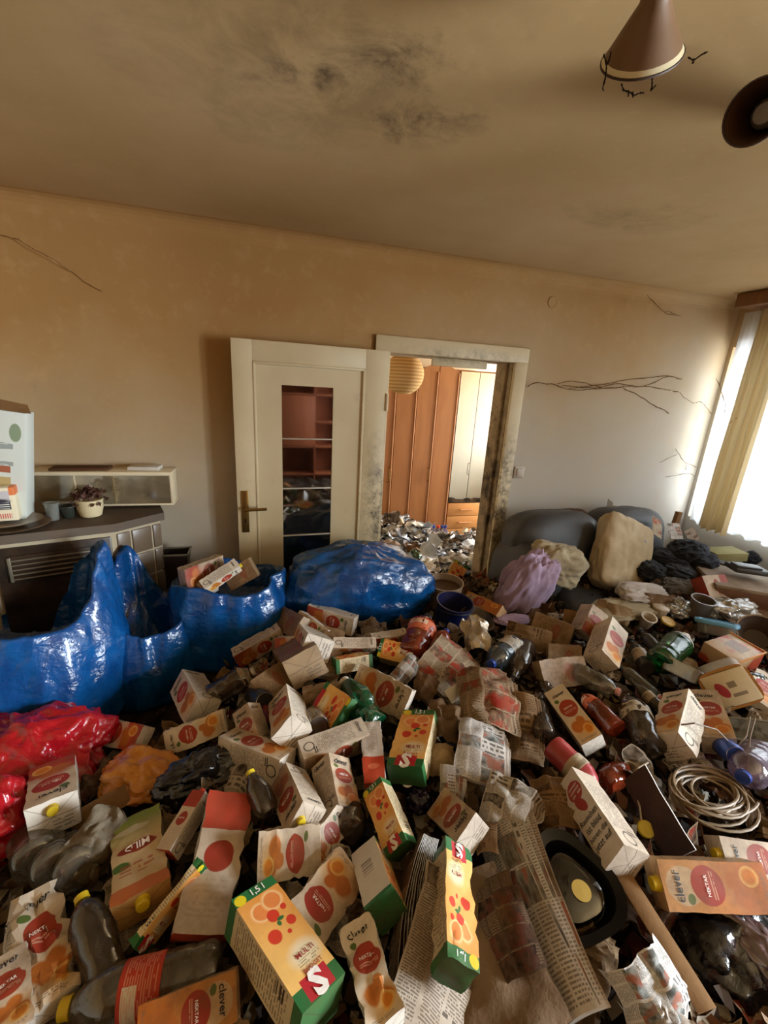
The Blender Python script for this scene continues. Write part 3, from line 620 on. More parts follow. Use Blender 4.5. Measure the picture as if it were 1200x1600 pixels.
# ------------------------------------------------------------------ cartons
def carton(spec, label, kind='orange', w=.36, d=.27, crush=.25, flat=0., bend=0., twist=0., cap=None, text=True, L=None, side=None, seed=None, group=None, endshift=0., name='juice_carton'):
    """a folded drink carton between two points of the heap, bottom to top; w, d are shares of its length"""
    mw, L0 = place(*spec); seed = random.random()*50 if seed is None else seed
    L = L or max(.15, min(.255, L0)); mw = mw @ Matrix.Translation((0, 0, (L0-L)/2))
    crush *= 1.35; W, Dp = w*L, d*L; nw, nd, nz = 6, 4, 14
    def f(p):
        t = p.z/L; q = Vector(p); e = 4*t*(1-t)
        if flat:  # squashed: the depth collapses, the width spreads
            k = flat*(.35+.65*min(1, e*1.3)); q.y *= 1-k; q.x *= 1+.28*k*(Dp/W)
        c_ = .035*L*crush
        nv = n3(q, 3.2/L, seed)
        q += Vector((nv.x*c_*.9, nv.y*c_*1.3*(1-.6*flat), nv.z*c_*.4))
        r_ = abs(noise.noise(Vector((q.x*7/L+seed, q.z*6/L, q.y*5/L+seed*2)))); dent = max(0, .28-r_)*crush*.14*L
        q.x -= dent*(1 if q.x > 0 else -1)*min(1, abs(q.x)/(W*.3)); q.y -= dent*(1 if q.y > 0 else -1)*min(1, abs(q.y)/(Dp*.3+1e-6))*(1-flat*.8)
        if twist: 
            a = twist*(t-.5); q.x, q.y = q.x*math.cos(a)-q.y*math.sin(a), q.x*math.sin(a)+q.y*math.cos(a)
        if bend:
            a = bend*(t-.5); q.y += bend*L*.5*(t-.5)**2*2; q.z = L*.5+(q.z-L*.5)*math.cos(a*.6)
        return q
    ring = [(-W/2+W*i/nw, -Dp/2, 0, i/nw) for i in range(nw)]+[(W/2, -Dp/2+Dp*i/nd, 1, i/nd) for i in range(nd)]+[(W/2-W*i/nw, Dp/2, 2, i/nw) for i in range(nw)]+[(-W/2, Dp/2-Dp*i/nd, 3, i/nd) for i in range(nd)]
    n = len(ring); V, F, MI, UV = [], [], [], []
    for k in range(nz+1):
        for x, y, s, u in ring: V.append(Vector((x, y, L*k/nz)))
    for k in range(nz):
        for j in range(n):
            j2 = (j+1) % n; F.append((k*n+j, k*n+j2, (k+1)*n+j2, (k+1)*n+j)); s, u0 = ring[j][2], ring[j][3]
            u1 = ring[j2][3] if ring[j2][2] == s else 1.0
            MI.append((0, 1, 0, 2)[s]); UV.append(((u0, k/nz), (u1, k/nz), (u1, (k+1)/nz), (u0, (k+1)/nz)))
    for top in (0, 1):  # ends: a grid with a raised fin seam
        base = nz*n if top else 0; k0 = len(V); z = L if top else 0; sgn = 1 if top else -1
        idx = {}
        for i in range(nw+1):
            for j in range(nd+1):
                if j == 0: idx[i, j] = base+i
                elif i == nw: idx[i, j] = base+nw+j
                elif j == nd: idx[i, j] = base+2*nw+nd-i
                elif i == 0: idx[i, j] = base+2*nw+2*nd-j
                else:
                    idx[i, j] = len(V); V.append(Vector((-W/2+W*i/nw, -Dp/2+Dp*j/nd, z+sgn*(.018*L if j == nd//2 else .004*L))))
        for i in range(nw):
            for j in range(nd):
                q = [idx[i, j], idx[i, j+1], idx[i+1, j+1], idx[i+1, j]]; uq = [(i/nw, j/nd), (i/nw, (j+1)/nd), ((i+1)/nw, (j+1)/nd), ((i+1)/nw, j/nd)]
                if top: q.reverse(); uq.reverse()
                F.append(q); MI.append(3); UV.append(uq)
    me = mesh(name, [f(p) for p in V], F, (FRONT[kind], SIDE[side or kind], SIDE[kind], END[kind]), MI, UV, True, .45)
    o = tag(obj(name, me, None, mw), label, 'carton', group)
    if cap:
        cm = {'yellow': capyellow, 'white': capwhite, 'red': capred, 'blue': capblue}[cap]
        r_ = .058*L; M_ = Matrix.Translation(f(Vector((W*.0, -Dp*.22, L)))+Vector((0, 0, .004*L)))
        MB().lathe([(r_*1.12, -.006*L), (r_*1.12, .01*L), (r_, .012*L), (r_, .06*L), (r_*.9, .066*L)], 14, M=M_).build('screw_cap', cm, o)
    if text:
        def put(body, face, u, v, width, m_i=0, rot=0., bold=.014):
            b = MB(); vs, fs, hh = text_geo(body, bold); ca, sa = math.cos(rot), math.sin(rot); out = []
            fw = W if face in (0, 2) else Dp
            for x, y in vs:
                x, y = x*ca-y*sa, x*sa+y*ca; x *= width*fw; y *= width*fw; off = .0016+.0008*crush
                if face == 0: p = Vector((-W/2+u*W+x, -Dp/2-off, v*L+y))
                elif face == 2: p = Vector((W/2-u*W-x, Dp/2+off, v*L+y))
                elif face == 1: p = Vector((W/2+off, -Dp/2+u*Dp+x, v*L+y))
                else: p = Vector((-W/2-off, Dp/2-u*Dp-x, v*L+y))
                out.append(f(p))
            b.raw(out, fs, 0); b.build('brand_lettering', (inkblack, inkwhite, inkred)[m_i], o, smooth=False, sharp=None)
        if kind in ('orange', 'apricot', 'red'):
            put('clever', 0, .5, .86, .62); put('clever', 2, .5, .86, .62); put('NEKTAR', 0, .52, .59, .42, 1, 0, .01); put('clever', 1, .45, .90, .6); put('clever', 3, .45, .90, .6)
        elif kind == 'multi':
            put('S', 0, .52, .088, .30, 1, 0, .05); put('S', 2, .52, .088, .30, 1, 0, .05); put('BUDGET', 0, .6, .19, .42, 2); put('1,5 l', 0, .55, .948, .30, 1); put('MULTI', 0, .62, .305, .40, 2)
        elif kind == 'apple': put('MILD', 0, .5, .45, .5, 1)
        elif kind == 'redtop': put('clever', 1, .5, .85, .5); put('NEKTAR', 0, .5, .5, .45, 1)
        elif kind == 'talk':
            for i, t in enumerate(('Rauschen', 'ist blöd', 'hören die', 'jetzt auf')): put(t, 0, .5, .46-.095*i, (.86, .72, .84, .80)[i], 0, 0, .006)
    o['_L'] = L; del o['_L']
    return o, f, (W, Dp, L)
# ------------------------------------------------------------------ bottles, cups, tins
PET = M_clear('clear drink bottle plastic', .10, '#dfe0da', .06, .16, '#8f8474'); PETD = M_clear('dirty dark bottle plastic', .10, '#b4aaa0', .08, .20, '#5e5044'); PETG = M_clear('green bottle plastic', .10, '#1c7a3c', .06, .22, '#0e5a26')
PETO = M_clear('amber drink in bottle', .10, '#b8603c', .06, .34, '#9a3f22'); PETB = M_clear('bluish water bottle', .14, '#9fb2c0', .06, .22, '#5a6a74'); PETP = M_clear('lilac bottle plastic', .14, '#c8b8cc', .08, .25, '#9a8a9c')
GLASSD = M_glass('dark bottle glass', '#2a2622', .06, .0); GLASSG = M_glass('smoky glass bottle', '#6c6a60', .08, .55, 1.45, .4)
TUB = M_clear('clear food tub plastic', .16, '#e8ebe8', .08, .22, '#b8b8b0')
def M_label(name, base, c2, c3):
    q = Mat(name, .45, .4); u, v = q.xyz()[0], q.xyz()[1]
    c = q.mix(base, c2, q.rect(q.a('FRACT', q.mul(u, 2)), v, .1, .55, .55, .9)); c = q.mix(c, c3, q.mul(q.textlines(u, v, 16, .0, 1., .08, .9, 16), .6))
    q.col(q.grime(c, .25)); return q.m
LBL = dict(red=M_label('red bottle label', '#b63422', '#d8cfc4', '#d99a7c'), orange=M_label('orange bottle label', '#c9552e', '#e6d2c0', '#e0a080'), white=M_label('pale bottle label', '#c9c6bd', '#8a877f', '#6a675f'), beige=M_label('buff bottle label', '#b3a58c', '#8d8068', '#6a5c48'))
def bottle(spec, label, m_, r=.15, cap=None, lab=None, labz=(.32, .62), kind='pet', crush=.1, L=None, name='plastic_bottle', cat='bottle', group=None, roll=0.):
    if isinstance(labz, str): kind, crush, labz = labz, kind if not isinstance(kind, str) else crush, (.3, .6)
    mw, L = place(*spec, roll=roll, L=L); R_ = r*L; seed = random.random()*40
    if kind == 'pet': prof = [(0.0, .02), (.55, .0), (.86, .012), (1, .05), (1, .14), (.94, .17), (1, .2), (1, .30), (.97, .32), (.97, .62), (1, .64), (1, .70), (.90, .78), (.62, .87), (.36, .925), (.30, .94), (.30, .965)]
    elif kind == 'glass': prof = [(0, .03), (.6, 0), (.95, .008), (1, .03), (1, .58), (.93, .66), (.62, .74), (.40, .80), (.36, .86), (.35, .97), (.42, .972), (.42, 1.0), (.33, 1.0)]
    elif kind == 'jug': prof = [(0, .02), (.7, 0), (.95, .02), (1, .08), (1, .60), (.94, .72), (.72, .84), (.4, .91), (.3, .94), (.3, .965)]
    elif kind == 'round': prof = [(0, .04), (.5, 0), (.85, .05), (1, .2), (1, .45), (.9, .62), (.6, .78), (.36, .87), (.3, .92), (.3, .965)]
    def f(p):
        q = Vector(p); s = 3.4/L; nv = n3(q, s, seed); q += nv*crush*.10*L*(min(1, (1.05-p.z/L)*3))
        k = abs(noise.noise(q*5/L+Vector((seed, 0, 0)))); q -= Vector((q.x, q.y, 0))*max(0, .3-k)*crush*1.6
        return q
    n = 22; b = MB()
    fine = []
    for (ra, za), (rb, zb) in zip(prof, prof[1:]):
        steps = max(1, int((zb-za)*16)); fine += [(ra+(rb-ra)*i/steps, za+(zb-za)*i/steps) for i in range(steps)]
    fine.append(prof[-1]); b.lathe([(a*R_, c*L) for a, c in fine], n, cap=(False, False))
    o = tag(b.build(name, m_, None, mw=mw, fn=f, sharp=.8), label, cat, group)
    if cap is not None:
        rc = R_*(.36 if kind != 'glass' else .44); c0 = f(Vector((0, 0, .95*L)))-Vector((0, 0, .95*L)); M_ = Matrix.Translation(c0)
        MB().lathe([(rc*1.05, .935*L), (rc*1.05, .95*L), (rc, .952*L), (rc, 1.0*L), (rc*.9, 1.004*L)], 16, M=M_).build('screw_cap', cap, o)
    if lab:
        nn = 24; nz = 6; V, F, UV = [], [], []
        for i in range(nz+1):
            for j in range(nn+1):
                w = 2*PI*j/nn; z = (labz[0]+(labz[1]-labz[0])*i/nz)*L; rr = R_*1.015
                for (ra, za), (rb, zb) in zip(prof, prof[1:]):
                    if za <= z/L <= zb+1e-9: rr = (ra+(rb-ra)*(z/L-za)/max(1e-6, zb-za))*R_+.0012
                V.append(f(Vector((rr*math.cos(w), rr*math.sin(w), z))))
        for i in range(nz):
            for j in range(nn):
                k = i*(nn+1)+j; F.append((k, k+1, k+nn+2, k+nn+1)); UV.append(((j/nn, i/nz), ((j+1)/nn, i/nz), ((j+1)/nn, (i+1)/nz), (j/nn, (i+1)/nz)))
        obj('bottle_label', mesh('bottle_label', V, F, [LBL[lab]], None, UV), o)
    return o
def upright(px, py, dz, label, prof, mats, name, cat, n=26, tilt=(0, 0), parts=(), group=None, z0=None):
    """open vessel standing on the heap, prof in metres from its base"""
    A = surf(px, py, dz); placed.append(A.copy())
    mw = Matrix.Translation(A) @ Matrix.Rotation(tilt[0], 4, 'X') @ Matrix.Rotation(tilt[1], 4, 'Y')
    o = tag(MB().lathe(prof, n, cap=(True, True)).build(name, mats, None, mw=mw, sharp=.7), label, cat, group)
    for nm, fn, m_ in parts: b = MB(); fn(b); b.build(nm, m_, o)
    return o
def vessel(r0, r1, h, t=.003, lip=.004): return [(r0*.9, 0), (r0, .004), (r1, h-.006), (r1+lip, h-.004), (r1+lip, h), (r1-t, h), (r0-t, .012), (r0*.4, .010)]
# ------------------------------------------------------------------ paper
def M_news(name, paper, ink, photo1, photo2, rows=56., photos=.66, colour=None):
    q = Mat(name, .85, .15); u, v = q.xyz()[0], q.xyz()[1]
    cols = q.a('FRACT', q.mul(u, 4)); ci = q.a('FLOOR', q.mul(u, 2)); ri = q.a('FLOOR', q.mul(v, 5))
    w = q.N.new('ShaderNodeTexWhiteNoise'); w.noise_dimensions = '3D'; cx = q.N.new('ShaderNodeCombineXYZ')
    q.put(cx.inputs[0], ci); q.put(cx.inputs[1], ri); q.put(cx.inputs[2], q.rnd()); q.L.new(cx.outputs[0], w.inputs['Vector']); cell = w.outputs['Value']
    tl = q.mul(q.textlines(u, v, rows, 0., 1., .02, .98, 42, .38), q.rect(cols, .5, .08, .92, 0, 1))
    c = q.mix(paper, ink, q.mul(tl, .72))
    head = q.mul(q.textlines(u, v, 14, .04, .96, .02, .98, 12, .40), q.mul(q.gt(cell, .46), q.lt(cell, .60)))
    hz = q.mul(q.gt(cell, .46), q.lt(cell, .60)); c = q.mix(c, paper, hz); c = q.mix(c, ink, q.mul(head, .9))
    ph = q.mul(q.gt(cell, photos), q.rect(q.a('FRACT', q.mul(u, 2)), q.a('FRACT', q.mul(v, 5)), .05, .95, .06, .94))
    pn = q.noise(9, 'UV', 5, .6, seed=True); pc = q.mix(photo1, photo2, q.mr(pn, .38, .62))
    if colour: pc = q.mix(pc, colour, q.mul(q.mr(q.noise(5, 'UV', 3, .5, seed=True), .5, .62), .9))
    c = q.mix(c, pc, ph); q.col(q.grime(c, .5, '#7a634a')); q.bump(q.noise(10, 'Object', 4, .6), .25, .01); return q.m
NEWS = dict(grey=M_news('newsprint grey', '#b9b3ab', '#4a4744', '#3a3634', '#8f8880'), white=M_news('newsprint white', '#d3d4d6', '#57585c', '#4c5254', '#9ea4a6', 60., .74, '#a86a5a'), brown=M_news('stained newsprint', '#9c8468', '#55432f', '#3f2f22', '#7c6248', 50., .7),
    colour=M_news('magazine page', '#b3a692', '#4d433a', '#55433a', '#a98f7c', 40., .40, '#a8372c'), dark=M_news('dark magazine page', '#4c3f36', '#8a7a68', '#1f1917', '#5a4238', 40., .3, '#5c2a22'))
def M_paper(name, c1, c2, g_=.3, bump=.3):
    q = Mat(name, .8, .2); q.col(q.grime(q.mix(c1, c2, q.mr(q.noise(5, 'Object', 4), .3, .7)), g_)); q.bump(q.noise(12, 'Object', 5, .65), bump, .01); return q.m
WHITEP = M_paper('white paper', '#dcdad4', '#c8c4ba', .1); KRAFT = M_paper('brown kraft paper', '#7c6650', '#5a4836', .6, .6); CARDB = M_paper('corrugated cardboard', '#9a7a54', '#83643f', .35); BEIGEP = M_paper('buff paper', '#b39f80', '#99835f', .5)
FOIL = M_paper('greasy foil', '#8d8676', '#3c332a', .6, .8); FOIL_S = Mat('silver foil pouch', .25, .5, Metallic=.5); FOIL_S.col(FOIL_S.grime('#cfc6b4', .4)); FOIL_S.bump(FOIL_S.noise(16, 'Object', 5), .5, .01); FOIL_S = FOIL_S.m
def sheet_mesh(w, L, th, seed, crumple, bend, curl, nx=12, nz=16, mats=(), name='sheet', taper=0., rag=0.):
    def pos(i, k):
        s, t = i/nx-.5, k/nz-.5
        x = s*w*(1-taper*(t+.5)); z = (t+.5)*L
        if rag: x += rag*w*n1(t*5, seed, s*2); z += rag*L*n1(s*5, seed+4, t*2)
        y = bend*L*(t*t-.25)*2+curl*w*(s*s-.25)*2
        p = Vector((x*.5+s*w*.5, y, z)); c = crumple*min(w, L)
        nv = n3(p, 4.2/max(w, L), seed); nv2 = n3(p, 11/max(w, L), seed+9)
        ridge = .35-abs(noise.noise(p*6/max(w, L)+Vector((seed, seed, 0))))
        p += Vector((nv.x*c*.35, nv.y*c*.7+ridge*c*.5+nv2.y*c*.18, nv.z*c*.35)); return p
    P = [[pos(i, k) for i in range(nx+1)] for k in range(nz+1)]; V, F, UV, MI = [], [], [], []
    for side in (0, 1):
        for k in range(nz+1):
            for i in range(nx+1):
                a = P[k][min(i+1, nx)]-P[k][max(i-1, 0)]; b = P[min(k+1, nz)][i]-P[max(k-1, 0)][i]; nn = b.cross(a); nn = nn.normalized() if nn.length > 1e-9 else Vector((0, 1, 0))
                V.append(P[k][i]+nn*(th/2 if side else -th/2))
    S = (nx+1)*(nz+1)
    for side in (0, 1):
        for k in range(nz):
            for i in range(nx):
                q = [k*(nx+1)+i, k*(nx+1)+i+1, (k+1)*(nx+1)+i+1, (k+1)*(nx+1)+i]; uq = [(i/nx, k/nz), ((i+1)/nx, k/nz), ((i+1)/nx, (k+1)/nz), (i/nx, (k+1)/nz)]
                if side: q = [j+S for j in q][::-1]; uq = uq[::-1]
                F.append(q); UV.append(uq); MI.append(0)
    edge = [i for i in range(nx+1)]+[k*(nx+1)+nx for k in range(1, nz+1)]+[nz*(nx+1)+i for i in range(nx-1, -1, -1)]+[k*(nx+1) for k in range(nz-1, 0, -1)]
    for a, b in zip(edge, edge[1:]+edge[:1]): F.append((b, a, a+S, b+S)); UV.append(((0, 0),)*4); MI.append(1 if len(mats) > 1 else 0)
    return mesh(name, V, F, mats, MI, UV, True, .9)
def paper(spec, w, label, m_, crumple=.10, bend=0., curl=0., roll=0., L=None, th=.0012, pages=1, fan=(0, 0, 0), name='newspaper', cat='newspaper', edge=None, taper=0., rag=0., group=None, nx=12, nz=16):
    """w: width as a share of the length; several pages make a bundle, every page a part"""
    mw, L = place(*spec, roll=roll, L=L); W = w*L; seed = random.random()*60; mats = (m_, edge) if edge else (m_,)
    if pages == 1: return tag(obj(name, sheet_mesh(W, L, th, seed, crumple, bend, curl, nx, nz, mats, name, taper, rag), None, mw), label, cat, group)
    root = tag(empty(name), label, cat, group); root.matrix_world = mw
    for k in range(pages):
        pm = m_ if not isinstance(m_, list) else m_[k % len(m_)]
        me = sheet_mesh(W, L, th, seed+.06*k, crumple*(1+.05*k), bend*(1+fan[2]*k), curl, nx, nz, (pm, edge) if edge else (pm,), 'page', taper, rag)
        obj('page', me, root, Matrix.Translation((fan[1]*W*k, fan[0]*L*k, 0)) @ Matrix.Rotation(fan[1]*.6*k, 4, 'Y') @ Matrix.Rotation(-fan[0]*2.0*k, 4, 'X'))
    return root
# ------------------------------------------------------------------ soft things
def blob_mesh(name, rx, ry, rz, seed, m_, fold=.12, fr=3., n=72, k=40, flatz=.0, ridged=.0, stretch=(1, 1, 1), neck=None, power=2.0, cr=0.):
    """closed lumpy body with ridged folds"""
    V, F = [], []
    for i in range(k+1):
        ph = PI*i/k
        for j in range(n):
            w = 2*PI*j/n; d = Vector((math.sin(ph)*math.cos(w), math.sin(ph)*math.sin(w), -math.cos(ph)))
            e = 1/((abs(d.x)**power+abs(d.y)**power+abs(d.z)**power)**(1/power)); d2 = d*e
            q = Vector((d.x*stretch[0], d.y*stretch[1], d.z*stretch[2]))
            a = noise.noise(q*fr+Vector((seed, 0, seed)))*fold
            r_ = (.42-abs(noise.noise(q*fr*1.7+Vector((seed*2, seed, 0)))))*ridged+(.42-abs(noise.noise(q*fr*3.6+Vector((seed, 0, seed*3)))))*ridged*.4
            if cr: r_ += crump(q, fr*1.1, seed)*cr+crump(q, fr*2.6, seed+5)*cr*.45
            p = d2*(1+a+r_); p = Vector((p.x*rx, p.y*ry, p.z*rz))
            if flatz and p.z < -rz*flatz: p.z = -rz*flatz+(p.z+rz*flatz)*.15
            if neck: 
                t = max(0, (d.z-neck[0])/(1-neck[0])); s = 1-neck[1]*t**.7; pl_ = 1+.22*t*math.sin(w*11+seed); p.x *= s*pl_; p.y *= s*pl_; p.z += neck[2]*t*t
            V.append(p)
    for i in range(k):
        for j in range(n): F.append((i*n+j, i*n+(j+1) % n, (i+1)*n+(j+1) % n, (i+1)*n+j))
    return mesh(name, V, F, [m_])
def soft(A, rx, ry, rz, label, cat, name, m_, rot=(0, 0, 0), group=None, **kw):
    seed = random.random()*30; mw = Matrix.Translation(A) @ Matrix.Rotation(rot[2], 4, 'Z') @ Matrix.Rotation(rot[0], 4, 'X') @ Matrix.Rotation(rot[1], 4, 'Y')
    placed.append(Vector(A)); return tag(obj(name, blob_mesh(name, rx, ry, rz, seed, m_, **kw), None, mw), label, cat, group)
def open_bag(name, c, rx, ry, h, rim, label, m_, seed, fold=.10, lean=(0, 0), n=110, k=46, mouth=.9, inside=.35):
    """standing sack, open at the top: rim(angle) gives the rim height as a share of h"""
    V, F = [], []
    prof = []
    for i in range(k+1):
        t = i/k; prof.append(t)
    for t in prof:
        for j in range(n):
            w = 2*PI*j/n; cw, sw = math.cos(w), math.sin(w); zr = rim(w)
            z = t*zr; r = (.30+.70*min(1, t*4)**.5) if t < .25 else 1.0
            r *= 1.0+.10*math.sin(PI*min(1, t))-(1-mouth)*max(0, (t-.6)/.4)**1.5
            q = Vector((cw*1.3, sw*1.3, z*1.1)); fo = noise.noise(q*1.5+Vector((seed, 0, 0)))*fold*.9+crump(Vector((cw*1.5, sw*1.5, z*1.1)), 1.5, seed)*fold*1.3+crump(Vector((cw*1.3, sw*1.3, z*1.1)), 4.2, seed+3)*fold*.55
            fo += .03*math.sin(w*17+3*noise.noise(Vector((cw*2, sw*2, z*2))))*max(0, t-.55)
            r += fo*min(1, t*3); V.append(Vector((rx*r*cw+lean[0]*z, ry*r*sw+lean[1]*z, z*h)))
    for t in range(1, 9):   # turned-in lip and the inside
        for j in range(n):
            w = 2*PI*j/n; top = V[k*n+j]; cx = Vector((lean[0]*rim(w), lean[1]*rim(w), 0)); s = 1-.06*t/2
            V.append(Vector((cx.x+(top.x-cx.x)*s, cx.y+(top.y-cx.y)*s, top.z+(.012 if t == 1 else -inside*h*(t-1)/7))))
    R_ = k+1+8
    for i in range(R_-1):
        for j in range(n): F.append((i*n+j, i*n+(j+1) % n, (i+1)*n+(j+1) % n, (i+1)*n+j))
    F.append(tuple((R_-1)*n+j for j in range(n))); F.append(tuple(range(n))[::-1])
    placed.append(Vector(c)); o = obj(name, mesh(name, V, F, [m_])); o.location = c; return tag(o, label, 'bag')
BLUE = M_plasticbag('blue refuse sack plastic', '#083a72', '#0f528f'); REDP = M_plasticbag('red carrier bag plastic', '#b01420', '#8a0c14'); BLACKP = M_plasticbag('black bag plastic', '#0c0c0d', '#1c1b1c'); GREENP = M_plasticbag('green crushed plastic', '#06301c', '#0d4a2a')
FILM = M_clear('thin milky plastic film', .22, '#e2ded6', .15, .30, '#c9c4b8'); FILMP = M_clear('pinkish plastic film', .16, '#c9b0b0', .1, .30, '#8a7070')
# ------------------------------------------------------------------ bed of the heap and the loose scraps on it (nobody could count these)
def heap_bed():
    V, F = [], []; x0, x1, y0, y1, st_ = -1.74, 3.39, -.9, 4.08, .045
    nx, ny = int((x1-x0)/st_), int((y1-y0)/st_)
    for j in range(ny+1):
        for i in range(nx+1):
            x, y = x0+(x1-x0)*i/nx, y0+(y1-y0)*j/ny
            z = H(x, y)-.075+.045*noise.noise(Vector((x*9, y*9, 1)))+.03*noise.noise(Vector((x*21, y*21, 3)))
            if x < -.55 and y > 1.5: z = min(z, .28)
            V.append((x, y, z))
    for j in range(ny):
        for i in range(nx):
            k = j*(nx+1)+i; y = y0+(y1-y0)*j/ny; x = x0+(x1-x0)*i/nx
            if y > D-.06 and (x < .70 or (y < D+.22 and (x < DX0 or x > DX1-.05))): continue
            F.append((k, k+1, k+nx+2, k+nx+1))
    q = Mat('dark litter', .9, .2); a = q.noise(11, 'Object', 6, .7); b = q.noise(24, 'Object', 4, .6)
    c = q.mix('#1a120c', '#4a3726', q.mr(a, .42, .62)); c = q.mix(c, '#6d5640', q.mul(q.mr(b, .58, .7), .6)); c = q.mix(c, '#3f1710', q.mul(q.mr(q.noise(6, 'Object', 3), .6, .7), .6)); q.col(c); q.bump(q.add(a, b), .8, .03)
    return stuff(obj('litter_bed', mesh('litter_bed', V, F, [q.m], smooth=True)), 'dark compacted litter filling the gaps under the cartons and papers', 'litter')
heap_bed()
def scraps(nr, count, label):
    rs = random.Random(11+nr); V, F, COL = [], [], []
    pal = ['#6d5c48', '#5b4733', '#3a2c20', '#8c7f6b', '#a39b8d', '#2e2119', '#5c2c1e', '#221c1a', '#7b684d', '#6e655b', '#46382d', '#66432c', '#30261f', '#241b15']
    pal2 = ['#d4d6da', '#b8bcc2', '#b4b2ae', '#8a7a68', '#6a6258', '#d8d6d0', '#9fa4aa', '#b4a68e', '#4e4a48']
    for q in range(count):
        if nr: x, y = rs.uniform(.75, 2.2), rs.uniform(D+.05, 4.05)
        else: x, y = rs.uniform(-.9, 3.2), rs.uniform(-.1, 2.5)
        if nr and y < D+.26: continue
        if not nr and x < -.25 and y > 1.55: continue
        s = rs.uniform(.010, .034)*(1.5 if nr else 1); z = H(x, y)-.03+rs.uniform(-.03, .025); yaw = rs.uniform(0, 6.28)
        M_ = Matrix.Translation((x, y, z)) @ Matrix.Rotation(yaw, 4, 'Z') @ Matrix.Rotation(rs.gauss(0, .5), 4, 'X') @ Matrix.Rotation(rs.gauss(0, .4), 4, 'Y')
        k = len(V); a = rs.uniform(.5, 1.); 
        for i in range(3):
            for j in range(3): V.append(M_ @ Vector(((i-1)*s*a+rs.gauss(0, s*.12), (j-1)*s+rs.gauss(0, s*.12), rs.gauss(0, s*.35))))
        c = lin(rs.choice(pal2 if nr else pal))
        for i in range(2):
            for j in range(2): F.append((k+i*3+j, k+(i+1)*3+j, k+(i+1)*3+j+1, k+i*3+j+1)); COL += [c]*4
    me = mesh('litter_scraps', V, F, smooth=False); at_ = me.color_attributes.new('tint', 'FLOAT_COLOR', 'CORNER'); at_.data.foreach_set('color', [x for c in COL for x in c])
    q = Mat('loose scrap', .8, .2); q.col(q.attr('tint')); me.materials.append(q.m)
    return stuff(obj('litter_scraps', me), label, 'litter')
scraps(False, 7700, 'small torn scraps of paper and wrapping strewn over the heap of this room')
scraps(True, 1300, 'small pale paper scraps strewn over the litter of the next room')

# ------------------------------------------------------------------ stove corner at the left
tilem = Mat('grey stove tile', .35, .5); tilem.col(tilem.grime('#6d6253', .4)); grout = M_plain('pale grout', '#a89a80', .9); enamel = M_plain('dark brown stove enamel', '#1c1613', .35, .5, .2); slab = M_plain('dusty dark slab', '#5a5148', .7, .3, .4); chrome = M_plain('grille metal', '#8c8878', .4, .5, .2, Metallic=.6)
sv = tag(empty('tiled_stove', (-.71, 2.20, 0), math.radians(18)), 'dark tiled heating stove with a slatted air grille, in the corner behind the blue sacks', 'stove')
def prism(poly, z0, z1, b): n = len(poly); b.raw([(x, y, z0) for x, y in poly]+[(x, y, z1) for x, y in poly], [tuple(range(n))[::-1], tuple(range(n, 2*n))]+[(i, (i+1) % n, n+(i+1) % n, n+i) for i in range(n)]); return b
prism([(-.80, -.02), (.01, -.02), (.235, .095), (.235, .265), (-.80, .36)], 1.045, 1.085, MB()).build('top_slab', slab, sv, smooth=False)
prism([(-.79, .02), (0, .0), (.215, .11), (.215, .25), (-.79, .35)], 0, 1.045, MB()).build('body', grout, sv, smooth=False)
MB().bbox(-.44, -.006, .55, -.012, .03, 1.02, .006).build('front_door', enamel, sv)
MB().bbox(-.78, -.004, .3, -.46, .03, 1.03, .01).build('side_panel', grout, sv)
gr_ = MB().bbox(-.40, -.014, .86, -.05, -.004, .985, .003).build('grille', enamel, sv)
for k in range(5): MB().bbox(-.39, -.021, .873+k*.022, -.06, -.012, .880+k*.022, .002).build('slat', chrome, gr_)
for x in (-.40, -.058): MB().bbox(x, -.020, .865, x+.012, -.012, .98, .002).build('grille_end', chrome, gr_)
tm = Matrix.Rotation(math.atan2(.11, .215), 4, 'Z')
for r_ in range(6):
    for a, b in ((.012, .075), (.085, .185), (.195, .238)): MB().bbox(a, -.008, 1.035-.135*(r_+1), b, .004, 1.035-.135*r_-.010, .004).build('tile', tilem.m, sv, mw=tm)
# glass shelf box on the wall with things on it
tubm = M_clear('yellowed acrylic', .16, '#f0e6cc', .1, .14, '#e0d0ac'); acr = M_plain('yellowed clear plastic edge', '#ddd0b0', .3, .5, .1)
sh = tag(empty('shelf_unit', (-.84, D, 1.10)), 'yellowed glassy wall shelf box above the stove', 'shelf')
MB().bbox(-.40, -.16, .165, .36, -.002, .185, .004).build('top_board', acr, sh)
MB().bbox(-.10, -.15, .0, .36, -.002, .012, .004).build('bottom_board', acr, sh)
for x in (-.10, .07, .345): MB().bbox(x, -.15, .012, x+.012, -.002, .165, .003).build('upright', acr, sh)
MB().box(-.09, -.150, .012, .345, -.146, .165).build('front_pane', tubm, sh, smooth=False)
MB().box(-.39, -.150, .03, -.10, -.146, .165).build('front_pane', tubm, sh, smooth=False)
MB().bbox(-.39, -.006, .0, -.1, -.001, .165, .002).build('back_pane', acr, sh)
def thingbox(name, lo, hi, m_, label, cat, rz=0., b=.006, at_=None):
    o = MB().bbox(*lo, *hi, b).build(name, m_); o.location = at_ or (0, 0, 0); o.rotation_euler = (0, 0, rz); return tag(o, label, cat)
p_ = at_y(120, 729, 2.52); thingbox('book', (-.13, -.05, 0), (.13, .05, .012), M_paper('brown cover', '#4a2f1c', '#5c3a22'), 'thin brown book lying on the wall shelf', 'book', .05, .003, (-.92, 2.52, 1.286))
thingbox('notepad', (-.075, -.045, 0), (.075, .045, .02), WHITEP, 'white pad of paper lying on the right end of the wall shelf', 'paper', -.04, .003, (-.62, 2.52, 1.286))
SZ = 1.086
